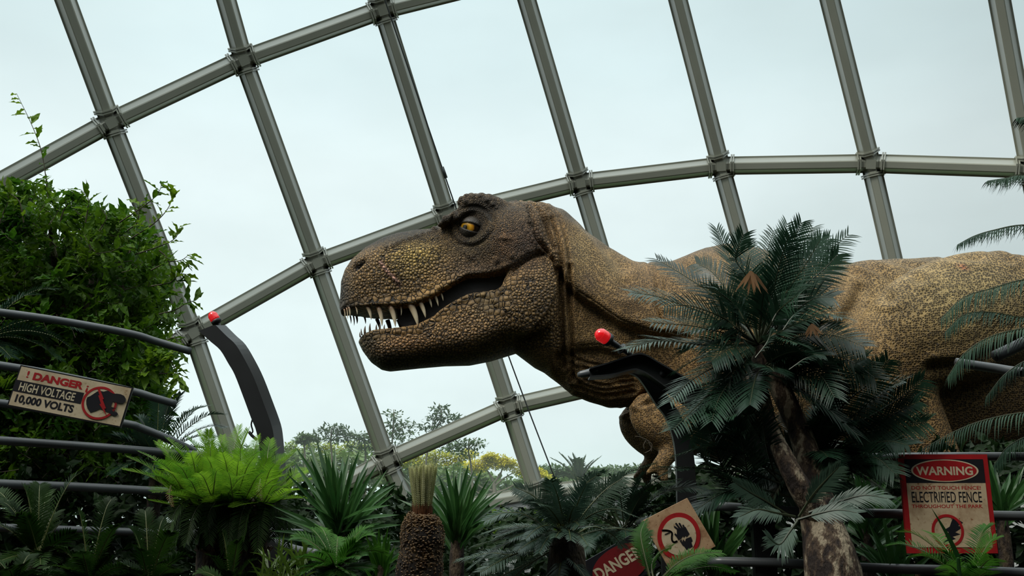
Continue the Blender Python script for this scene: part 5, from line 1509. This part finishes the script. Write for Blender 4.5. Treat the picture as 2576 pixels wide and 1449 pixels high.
crown(rp, at(2850, 560, 4.7), 16, (0.6, 0.9), (5, 75), (-80, 80), 0.45, mpx(60, 4.6), 0.4, **dict(kr, droop=0.4))
rq = empty('palm_tree', Vector((at(2800, 1100, 4.2).x, at(2800, 1100, 4.2).y, 0.55)), 'low palm frond arching in from the right above the warning sign', 'palm tree')
for P, Y, lf in (([(2790,1090),(2680,1035),(2576,1038),(2480,1056),(2400,1086),(2318,1132)], 4.9, 56), ([(2790,1120),(2700,1080),(2620,1085),(2540,1120),(2500,1170)], 4.9, 50)):
    pxfrond(rq, P, Y, lf, roll=0.1, **kr)
trunk(rq, [Vector((at(2800, 1100, 4.2).x, at(2800, 1100, 4.2).y, 0.5)), at(2795, 1200, 4.6), at(2790, 1100, 4.9)], [0.06, 0.05, 0.03])

# ---------------------------------------------------------------- small cycads and ferns
def small(name, cx, cyp, Y, label, tips, leafpx, mat, n=8, Lr=(90, 130), dead=0, cat='cycad', width=0.006, **k2):
    root = plantroot(name, cx, Y, label, cat)
    c = at(cx, cyp, Y)
    kk = dict(pairs=30, width=width, fwd=0.8, lift=0.35, droop=0.2, mat=mat, rib='rachis', rr=0.0045, start=0.16, endlen=0.45); kk.update(k2)
    for tx, ty, dy in tips:
        bow = 0.14*math.hypot(tx-cx, ty-cyp)
        frond(root, [c, at(cx*.6+tx*.4, cyp*.6+ty*.4 - bow, Y + dy*.4), at(cx*.25+tx*.75, cyp*.25+ty*.75 - bow*.9, Y + dy*.75), at(tx, ty, Y + dy)], mpx(leafpx, Y), roll=RN_.uniform(-.5, .5), **kk)
    if n: crown(root, c, n, (mpx(Lr[0], Y), mpx(Lr[1], Y)), (5, 60), (180, 360), 0.25, mpx(leafpx, Y), 0.5, **kk)
    trunk(root, [Vector((c.x, c.y, 0.5)), c - Vector((0, 0, 0.08)), c + Vector((0, 0, 0.01))], [0.05, 0.05, 0.03], 'cycad_bark')
    return root
small('cycad', 845, 1432, 4.0, 'small bright cycad under the sword leaved yucca', [(742,1352,0),(775,1328,.1),(805,1325,.2),(925,1328,.1),(935,1345,0),(910,1400,-.2),(748,1405,-.2),(770,1440,-.3),(850,1350,.2),(965,1390,0),(880,1445,-.3),(820,1390,-.3)], 42, 'cyc_mid', 14, (60, 110), fwd=1.1, pairs=30)
small('cycad', 2435, 1480, 3.9, 'small green cycad with browned tips, covering the foot of the warning sign', [(2232,1372,.2),(2262,1338,.1),(2330,1338,.3),(2375,1390,0),(2482,1322,.1),(2506,1352,0),(2500,1405,-.2),(2380,1420,-.2),(2300,1400,0),(2495,1440,-.2)], 46, 'cyc_mid', 6, (70, 120))
mb = MB(); A_ = catmull(px_path([(2404,1402),(2378,1345),(2342,1276)], 3.7), 9); B_ = [p + Vector((mpx(13, 3.7)*(1-(i/8)**2), 0, 0)) for i, p in enumerate(A_)]; mb.quadstrip(A_, B_)
so = plantroot('yucca', 2404, 3.7, 'single long sword leaf crossing the lightning emblem of the warning sign', 'yucca'); mb.build('leaf', M['sword_leaf'], so)
mb = MB(); mb.tube([Vector((at(2410, 1402, 3.7).x, at(2410, 1402, 3.7).y, 0.5)), at(2410, 1404, 3.7)], [0.02, 0.008], 8); mb.build('stem', M['sword_leaf'], so)
small('fern', 95, 1400, 4.2, 'big dark fern at the left edge, one frond rising past the rail', [(205,1188,.1),(60,1225,0),(100,1220,.1),(0,1260,0),(-40,1320,0),(40,1300,-.1),(140,1290,.1),(120,1240,.2),(-20,1230,.2),(170,1310,.1)], 44, 'fern_leaf', 10, (90, 150), cat='fern', width=0.009)
small('fern', 225, 1470, 4.0, 'dark fern with upright curling fronds below the lowest left rail', [(197,1284,0),(280,1256,.1),(300,1320,-.1),(195,1400,-.2),(110,1430,-.2),(260,1385,0),(330,1430,-.1),(150,1385,0),(205,1390,-.3)], 36, 'fern_leaf', 10, (70, 120), cat='fern', width=0.009)
small('fern', 375, 1480, 4.1, 'tall dim fern standing before the shaded trunks of the bright cycad', [(330,1330,0),(412,1302,.1),(430,1340,-.1),(350,1380,-.2),(470,1400,0),(300,1420,0),(440,1430,-.2),(365,1285,.1)], 40, 'fern_leaf', 8, (80, 140), cat='fern', width=0.009)
small('fern', 40, 1475, 3.6, 'low fern in the bottom left corner', [(-30,1400,0),(60,1418,-.1),(110,1440,-.1),(20,1430,-.2),(180,1460,0),(75,1395,.1)], 34, 'fern_leaf', 6, (60, 100), cat='fern', width=0.008)
small('cycad', 580, 1490, 4.2, 'small shaded cycad between the two trunks of the bright one', [(560,1340,0),(600,1360,-.1),(530,1400,-.1),(640,1410,0),(500,1440,0),(670,1450,0)], 36, 'fern_leaf', 6, (60, 110), width=0.008)
# palm fronds behind the left fence
small('palm_tree', 395, 1165, 6.3, 'dark cycad behind the left fence, fronds fanned against the sky right of the danger sign', [(560,1042,0),(520,1022,.2),(490,1030,-.1),(565,1075,0),(455,990,.2),(430,1010,.1),(540,1100,-.1),(400,1000,0),(350,1050,0)], 40, 'palm_leaf', 12, (120, 170), cat='palm tree', width=0.012)
small('palm_tree', -60, 860, 6.0, 'palm at the left edge, feathery fronds above and below the top rail', [(140,728,0),(95,742,.2),(205,832,.0),(180,875,-.1),(120,850,.1),(40,770,.1),(150,905,0)], 52, 'palm_leaf', 6, (120, 170), cat='palm tree', width=0.012)

# thin bright grass
gr_ = plantroot('grass_clump', 720, 4.2, 'thin yellow green grass clump right of the shaded cycad trunks', 'grass')
mb = MB(); gb = at(712, 1490, 4.2)
for i in range(150):
    a = RN_.uniform(0, 2*math.pi); e_ = math.radians(RN_.uniform(35, 88)); d = Vector((math.cos(a)*math.cos(e_), math.sin(a)*math.cos(e_), math.sin(e_)))
    leaflet(mb, gb + Vector((RN_.uniform(-.1, .12), RN_.uniform(-.1, .1), RN_.uniform(-.1, .16))), d, Vector((0, -1, 0)), mpx(RN_.uniform(40, 110), 4.2), mpx(5, 4.2), 0.35)
mb.build('blades', M['grass_leaf'], gr_)

# strap leaved plants behind the right rails
def strap(cx, cyp, Y, n, Lpx, label, spread=(25, 85), mat='sword_leaf', wpx=14):
    return sword('strap_plant', cx, cyp, Y, [], label, n, (mpx(Lpx*.65, Y), mpx(Lpx*1.1, Y)), (0, 360), wpx, mat, spread)
strap(2180, 1345, 5.5, 46, 165, 'strap leaved plant between the palm trunk and the warning sign')
strap(2520, 1300, 5.6, 40, 170, 'strap leaved plant right of the warning sign')
strap(2250, 1450, 5.3, 34, 150, 'strap leaved plant low beside the foot of the leaning palm')
strap(1790, 1440, 5.6, 34, 190, 'strap leaved plant behind the tilted square sign')
strap(960, 1440, 4.6, 30, 120, 'grassy plant with curling leaves left of the stubby trunk', mat='cyc_mid', wpx=9)

# ---------------------------------------------------------------- leafy bush at the upper left
def wavy_leaf(mb, p, d, up, L, w, mi=0, curl=0.0):
    sd_ = d.cross(up)
    if sd_.length < 1e-3: sd_ = Vector((1, 0, 0))
    sd_.normalize(); nu = sd_.cross(d).normalized(); ph = RN_.uniform(0, 6.28)
    prof = (0.10, 0.62, 0.92, 1.0, 0.80, 0.42, 0.02)
    A, C_, B = [], [], []
    for i, q in enumerate(prof):
        t = i/6; c = p + d*(L*t) + nu*(-curl*L*t*t); h = w*0.5*q
        wl, wr = 0.22*w*math.sin(ph + i*2.4)*q, 0.22*w*math.sin(ph + 1.7 + i*2.6)*q
        A.append(c - sd_*h*(1 + .12*math.sin(i*2.9 + ph)) + nu*(0.18*w*q + wl)); C_.append(c); B.append(c + sd_*h*(1 + .12*math.cos(i*2.7 + ph)) + nu*(0.18*w*q + wr))
    mb.quadstrip(A, C_, mi); mb.quadstrip(C_, B, mi)
def spray(mb, P, nleaf, L, w, mi=0, wood=1, spread=0.9, rr=0.004):
    n = len(P); mb.tube(P, [rr*(1-.7*i/(n-1)) for i in range(n)], 4, wood, False)
    for k in range(nleaf):
        t = 0.1 + 0.9*k/(nleaf-1); f = t*(n-1); i = min(int(f), n-2); p = P[i].lerp(P[i+1], f-i); T = (P[i+1]-P[i]).normalized()
        rv = Vector((RN_.uniform(-1, 1), RN_.uniform(-1, 1), RN_.uniform(-.4, .8))); sd_ = T.cross(rv)
        if sd_.length < .1: sd_ = T.cross(Vector((0, 1, 0)))
        sd_.normalize()
        d = (sd_*spread*(1 if k % 2 else -1) + T*RN_.uniform(.25, .8) + Vector((0, 0, RN_.uniform(-.25, .25)))).normalized()
        s_ = (0.6 + 0.4*math.sin(math.pi*min(1, 1.1*(1-t)+.25)))
        wavy_leaf(mb, p, d, Vector((RN_.uniform(-.5, .5), RN_.uniform(-.7, .2), 1)).normalized(), L*s_*RN_.uniform(.8, 1.15), w*s_*RN_.uniform(.85, 1.1), mi, RN_.uniform(0, .2))
bush = plantroot('leafy_tree', 150, 7.2, 'dense leafy green tree with wavy leaves at the left, a tall shoot on top', 'tree')
OUT = np.array([(-320,520),(10,478),(60,455),(110,462),(150,500),(205,478),(240,490),(268,540),(300,535),(330,525),(355,555),(400,590),(425,650),(435,720),(440,800),(436,870),(430,960),(415,1040),(380,1130),(330,1180),(200,1230),(-320,1230)], float)
def in_out(x, y): return bool(inside(np.array([x]), np.array([y]), OUT)[0])
fol = MB(); cnt = 0; tries = 0
while cnt < 1350 and tries < 19000:
    tries += 1
    x, y = RN_.uniform(-320, 440), RN_.uniform(450, 1230)
    if not in_out(x, y): continue
    if y > 1000 and RN_.random() < 0.25: continue
    Y = RN_.uniform(6.3, 8.0)
    p = at(x, y, Y); dx = (x - 160)/300.0
    d = Vector((dx*0.9 + RN_.uniform(-.6, .6), RN_.uniform(-.6, .5), RN_.uniform(-.1, 1.0))).normalized()
    L = mpx(RN_.uniform(50, 95), Y)
    p0 = p - d*L
    spray(fol, [p0, p0 + d*L*.5 + Vector((0, 0, -.02)), p], RN_.randint(9, 13), mpx(RN_.uniform(40, 60), 6.5), mpx(RN_.uniform(16, 23), 6.5))
    cnt += 1
for i in range(3600):
    x, y = RN_.uniform(-320, 400), RN_.uniform(620, 1230)
    if not in_out(x + 25, y) or not in_out(x, y - 60): continue
    d = Vector((RN_.uniform(-1, 1), RN_.uniform(-1, .3), RN_.uniform(-.8, .8))).normalized()
    wavy_leaf(fol, at(x, y, RN_.uniform(7.2, 8.2)), d, Vector((RN_.uniform(-.6, .6), -1, RN_.uniform(0, .8))).normalized(), mpx(RN_.uniform(50, 80), 7), mpx(RN_.uniform(20, 30), 7))
fol.build('foliage', [M['bush_leaf'], M['wood']], bush)
SPR = [[(124,560),(118,470),(104,380),(78,310),(42,236)],[(300,560),(360,520),(395,490),(408,462)],[(330,600),(390,560),(425,520),(436,480)],[(340,640),(400,620),(440,600),(452,572)],[(380,680),(420,660),(455,655),(476,640)],[(380,720),(430,710),(450,690),(470,690)],[(400,790),(440,780),(470,762),(492,756)],[(215,560),(222,520),(222,500),(205,478)],[(60,560),(50,510),(30,490),(8,478)],[(250,580),(262,560),(268,545),(250,520)],[(150,560),(165,520),(190,500),(180,480)],[(320,580),(345,560),(350,530),(352,510)],[(410,860),(440,850),(452,880),(440,905)],[(400,940),(430,940),(450,945),(452,990)],[(380,920),(420,900),(440,930),(440,960)],[(400,630),(420,650),(440,700),(452,712)],[(0,560),(10,530),(20,510),(20,485)]]
for i, P in enumerate(SPR):
    mb = MB(); Y = 6.3 if i else 6.6
    PP = catmull(px_path(P, Y), 14)
    spray(mb, PP, 22 if i == 0 else 13, mpx(42 if i == 0 else 46, Y), mpx(15 if i == 0 else 18, Y), rr=0.006)
    mb.build('shoot', [M['bush_leaf'], M['wood']], bush)
b0 = at(150, 1300, 7.4)
trunk(bush, [Vector((b0.x, b0.y, 0.5)), at(150, 1150, 7.3), at(170, 950, 7.2), at(150, 750, 7.1), at(124, 560, 6.7)], [0.12, 0.10, 0.08, 0.05, 0.012], 'palm_bark')
for P in ([(160,1050),(240,900),(300,760),(330,620)],[(165,980),(80,850),(20,700),(0,560)],[(168,900),(220,760),(230,640),(222,520)]):
    mb = MB(); mb.tube(catmull(px_path(P, 7.1), 14), [0.05*(1-.8*i/13) for i in range(14)], 7); mb.build('branch', M['wood'], bush, True)

# ---------------------------------------------------------------- dark undergrowth behind everything
def undergrowth(name, label, poly, n, Yr, Lpx, mat='under_leaf', clumps=None):
    mb = MB(); P = np.array(poly, float); x0, y0 = P.min(0); x1, y1 = P.max(0); k = 0
    while k < n:
        x, y = RN_.uniform(x0, x1), RN_.uniform(y0, y1)
        if not inside(np.array([x]), np.array([y]), P)[0]: continue
        Y = RN_.uniform(*Yr); p = at(x, y, Y)
        d = Vector((RN_.uniform(-1, 1), RN_.uniform(-1, .3), RN_.uniform(-.3, 1))).normalized()
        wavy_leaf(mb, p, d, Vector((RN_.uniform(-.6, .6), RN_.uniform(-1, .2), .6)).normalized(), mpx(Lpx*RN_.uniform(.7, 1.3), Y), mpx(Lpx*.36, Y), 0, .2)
        k += 1
    o = mb.build(name, M[mat], None, False, (at(P[:, 0].mean(), P[:, 1].mean(), Yr[0]).x, at(0, 0, Yr[0]).y, 0.55))
    return tag(o, label, 'undergrowth', None, 'stuff')
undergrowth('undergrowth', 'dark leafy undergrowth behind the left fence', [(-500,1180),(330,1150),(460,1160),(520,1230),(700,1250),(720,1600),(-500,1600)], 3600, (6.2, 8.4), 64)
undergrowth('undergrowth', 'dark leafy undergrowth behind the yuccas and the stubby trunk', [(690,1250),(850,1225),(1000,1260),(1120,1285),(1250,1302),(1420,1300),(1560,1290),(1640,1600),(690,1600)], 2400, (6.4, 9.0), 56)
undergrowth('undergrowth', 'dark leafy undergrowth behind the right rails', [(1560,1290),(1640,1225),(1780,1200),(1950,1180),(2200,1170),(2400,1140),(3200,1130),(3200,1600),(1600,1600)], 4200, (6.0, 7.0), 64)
undergrowth('ivy_hedge', 'clipped ivy hedge under the pale kerb', [(1190,1288),(1300,1288),(1420,1290),(1430,1360),(1190,1360)], 700, (8.6, 9.4), 22, 'bush_leaf')

# dry tendrils under the belly
mb = MB(); tv = at(1628, 1112, 6.7)
for P in ([(1628,1108),(1640,1118),(1636,1132),(1622,1140)],[(1625,1108),(1619,1120),(1621,1130)],[(1632,1112),(1639,1128),(1638,1136)],[(1634,1110),(1612,1100),(1598,1098)]):
    mb.tube(catmull(px_path(P, 6.62), 10), 0.004, 5)
vt = mb.build('dry_vine', M['wood'], None, True, tv); tag(vt, 'thin dried tendrils hanging under the arm of the dinosaur', 'vine')
# ================================================================ beyond the glass
M['yellow_leaf'] = leafmat('yellow_crown_leaf', (0.24, 0.34, 0.03), (0.72, 0.62, 0.03), 0.3, 0.6, 0.5)
M['green_out'] = leafmat('outside_leaf', (0.045, 0.10, 0.02), (0.14, 0.22, 0.05), 0.3, 0.5, 0.4)
M['dark_out'] = leafmat('slender_tree_leaf', (0.03, 0.07, 0.022), (0.10, 0.17, 0.05), 0.3, 0.5, 0.5)
M['out_wood'] = plain('grey_branch', (0.20, 0.17, 0.13), 0.85)
def out_tree(label, px, Y, blobs, n, leafpx, mat, branches, group=None, name='tree', aspect=.5):
    b = at(px, 1300, Y); b.z = -1.5
    root = empty(name, b, label, 'tree', group)
    mb = MB()
    tot = sum(r[2]*r[3] for r in blobs)
    for (bx, by, rx, ry) in blobs:
        for i in range(int(2.6*n*rx*ry/tot)):
            a = RN_.uniform(0, 2*math.pi); q = math.sqrt(RN_.random()); dz = RN_.uniform(-1, 1)
            p = at(bx + rx*q*math.cos(a), by + ry*q*math.sin(a)*(1 - .3*abs(dz)), Y + dz*rx/F_PX*Y*0.8)
            d = Vector((RN_.uniform(-1, 1), RN_.uniform(-1, 1), RN_.uniform(-.6, .7))).normalized()
            L = mpx(1.25*leafpx*RN_.uniform(.7, 1.3), Y); up = Vector((RN_.uniform(-.5, .5), RN_.uniform(-.5, .5), 1)); s_ = d.cross(up).normalized()*L*aspect*.5
            mb.add([p, p + d*L*.5 - s_, p + d*L, p + d*L*.5 + s_], [(0, 1, 2, 3)])
    mb.build('crown', M[mat], root)
    for i, br in enumerate(branches):
        P = catmull([at(x, y, Y) for x, y, r in br], 14); R = np.interp(np.linspace(0, len(br)-1, 14), range(len(br)), [mpx(r, Y) for x, y, r in br])
        if i == 0: P = [Vector((P[0].x, P[0].y, -1.6))] + P; R = [R[0]*1.2] + list(R)
        mb = MB(); mb.tube(P, list(R), 7); mb.build('trunk' if i == 0 else 'branch', M['out_wood'], root, True)
    return root
YB = [[(1245,1250,6),(1242,1215,4),(1230,1190,2),(1215,1170,1)],[(1242,1225,3),(1265,1205,2),(1290,1190,1)],[(1243,1215,3),(1260,1190,2),(1265,1165,1)],[(1240,1235,3),(1210,1225,2),(1190,1205,1)],[(1238,1240,2.5),(1270,1232,2),(1300,1215,1)],[(1238,1245,2),(1215,1245,1.6),(1195,1235,1)],[(1245,1245,2),(1280,1250,1.5),(1310,1240,1)]]
out_tree('yellow flowering umbrella tree with bare branching limbs, outside behind the stubby cycad', 1245, 22, [(1245+70*math.sin(k*2.4)*(.25+.75*(k%5)/4), 1151+24*(math.sin(k*2.4)*(.25+.75*(k%5)/4))**2+(k*7%5)*5, 15+k%4*3, 8+k%3*3) for k in range(24)], 1900, 6, 'yellow_leaf', YB)
out_tree('yellow flowering tree outside between the bent post and the left yucca', 760, 30, [(690+14*k, 1120+(k*5%7)*4, 18+k%3*4, 9+k%4*2) for k in range(18)], 1500, 6, 'yellow_leaf', [[(770,1240,5),(765,1180,4),(760,1130,1)],[(765,1190,3),(800,1150,2),(820,1120,1)]])
out_tree('yellow flowering tree outside under the lowest ring beam', 1090, 26, [(1010+12*k, 1142+(k*5%7)*5, 18+k%3*4, 8+k%4*2) for k in range(15)], 1300, 6, 'yellow_leaf', [[(1100,1250,5),(1098,1190,4),(1095,1150,1)],[(1098,1200,3),(1130,1170,2),(1150,1150,1)]])
SL = [((1070,1250), [(1072,1160),(1085,1100),(1110,1050),(1105,1015)], [(1104,1030,26,14),(1090,1052,26,12),(1120,1050,30,14),(1150,1055,26,10),(1075,1075,24,12),(1112,1075,30,10)], 'tallest slender tree outside, its feathery top above the lowest ring beam'),
      ((985,1230), [(985,1150),(988,1090),(992,1050),(990,1030)], [(990,1042,24,12),(1000,1062,30,16),(985,1085,40,20),(1030,1072,26,14),(1010,1100,46,22)], 'slender leafy tree outside, just right of the steel mullion'),
      ((838,1220), [(836,1160),(832,1110),(835,1080),(845,1070)], [(840,1078,32,12),(815,1088,28,12),(862,1088,24,12),(880,1100,26,12),(850,1105,40,10)], 'slender leafy tree outside, rising above the left yucca'),
      ((770,1220), [(768,1160),(765,1115),(766,1098),(768,1092)], [(765,1100,20,8),(785,1106,22,8),(755,1110,16,7)], 'thin young tree outside, nearest to the bent post'),
      ((1190,1240), [(1185,1170),(1178,1130),(1190,1110),(1200,1100)], [(1180,1112,30,12),(1150,1120,30,12),(1205,1118,24,10),(1170,1140,40,12),(1130,1130,30,12)], 'slender dark leaved tree outside in front of the yellow umbrella tree'),
      ((920,1230), [(920,1160),(918,1120),(916,1100),(915,1092)], [(905,1098,26,12),(930,1105,24,12),(915,1125,40,14)], 'slender tree outside against the left of the steel mullion')]
for b_, br, bl, lab in SL:
    out_tree(lab, b_[0], 18, bl, 190, 10, 'dark_out', [[(b_[0], b_[1], 3)] + [(x, y, 2.4 - .5*k) for k, (x, y) in enumerate(br)]] + [[(br[1][0], br[1][1], 1.6), ((br[1][0]+x)/2, (br[1][1]+y)/2 - 4, 1.2), (x, y, .6)] for x, y, rx, ry in bl[:4]], 'slender trees beyond the glass', aspect=.42)
out_tree('round green tree outside right of the yellow umbrella tree', 1400, 36, [(1390,1190,60,22),(1350,1195,40,16),(1450,1195,60,18)], 1000, 9, 'green_out', [[(1400,1260,4),(1400,1200,2),(1400,1190,1)]])
out_tree('low green trees far outside behind the arm of the dinosaur', 1570, 42, [(1560,1185,70,14),(1500,1190,60,14),(1630,1182,60,14)], 900, 8, 'green_out', [[(1570,1260,4),(1570,1200,2),(1570,1188,1)]])
out_tree('yellow green bush outside beside the leaning mullion', 1345, 28, [(1350,1205,36,26),(1370,1220,36,26)], 500, 9, 'yellow_leaf', [[(1350,1270,4),(1350,1220,2),(1350,1205,1)]], name='bush')
GB = [(740,1180,90,50), (880,1180,110,50), (1030,1200,110,45), (1160,1215,90,45), (1300,1235,110,36), (1400,1238,110,34), (1520,1225,100,30), (1640,1225,100,30), (640,1170,90,50), (500,1190,120,60), (330,1210,140,60), (120,1230,160,60), (1800,1225,140,40), (2050,1225,160,50), (2350,1225,200,60)]
for i, g in enumerate(GB):
    out_tree(['green shrubbery outside behind the bent post and bright cycad', 'green shrubbery outside behind the left yucca', 'green shrubbery outside behind the lowest mullion joint', 'green shrubbery outside behind the upright yucca', 'green shrubbery outside under the bare umbrella tree', 'green shrubbery outside above the pale kerb', 'green shrubbery outside left of the hanging arm', 'green shrubbery outside right under the hanging arm', 'green shrubbery outside left of the bent post foot', 'green shrubbery outside behind the fanned dark cycad', 'green shrubbery outside behind the lowest left rails', 'green shrubbery outside behind the far left ferns', 'green shrubbery outside behind the palm trunks', 'green shrubbery outside behind the dinosaur legs', 'green shrubbery outside behind the warning sign'][i], g[0], 24 + (i*7 % 5), [g], 520, 14, 'green_out', [[(g[0], g[1]+g[3], 3), (g[0], g[1]+10, 2), (g[0], g[1], 1)]], 'green shrubs beyond the glass', 'shrub', .6)
# palm and banana outside
po = empty('palm_tree', Vector((at(1460, 1260, 15.5).x, at(1460, 1260, 15.5).y, -1.5)), 'pale green palm just outside the glass above the grey cycad', 'palm tree')
pcn = at(1458, 1212, 15.5)
M['palm_out'] = leafmat('outside_palm_leaf', (0.06, 0.12, 0.05), (0.12, 0.20, 0.09), 0.3, 0.5, 1.0)
for tx, ty in ((1386,1152),(1408,1140),(1430,1150),(1452,1155),(1474,1146),(1492,1158),(1512,1148),(1378,1178),(1520,1178),(1400,1200),(1510,1205),(1440,1142)):
    frond(po, [pcn, at(1458*.5+tx*.5, 1212*.5+ty*.5 - 8, 15.5), at(tx, ty, 15.5)], mpx(26, 15.5), pairs=22, width=0.035, mat='palm_out', rib='rachis', rr=0.015)
mb = MB(); mb.tube([Vector((pcn.x, pcn.y, -1.6)), pcn], [0.2, 0.15], 10); mb.build('trunk', M['out_wood'], po, True)
bn = empty('banana_plant', Vector((at(1432, 1260, 14.8).x, at(1432, 1260, 14.8).y, -1.5)), 'yellow banana leaves just outside the glass above the pale kerb', 'plant')
M['banana'] = leafmat('banana_leaf', (0.30, 0.34, 0.05), (0.50, 0.46, 0.08), 0.4, 0.5, 1.5)
for P, w_ in (([(1424,1262),(1418,1240),(1414,1216)], 12), ([(1440,1262),(1446,1236),(1424,1206)], 16), ([(1438,1262),(1452,1245),(1456,1225)], 10)):
    mb = MB(); C_ = catmull(px_path(P, 14.8), 10); A_ = []; B_ = []
    for i, p in enumerate(C_):
        h = mpx(w_, 14.8)*.5*math.sin(math.pi*min(1, .08 + i/9*.98)); A_.append(p + Vector((-h, 0.02, -h*.3))); B_.append(p + Vector((h, 0.02, h*.3)))
    mb.quadstrip(A_, C_); mb.quadstrip(C_, B_); mb.build('leaf', M['banana'], bn)
mb = MB(); q = at(1434, 1264, 14.8); mb.tube([Vector((q.x, q.y, -1.6)), q], [0.12, 0.07], 8); mb.build('stem', M['palm_out'], bn, True)
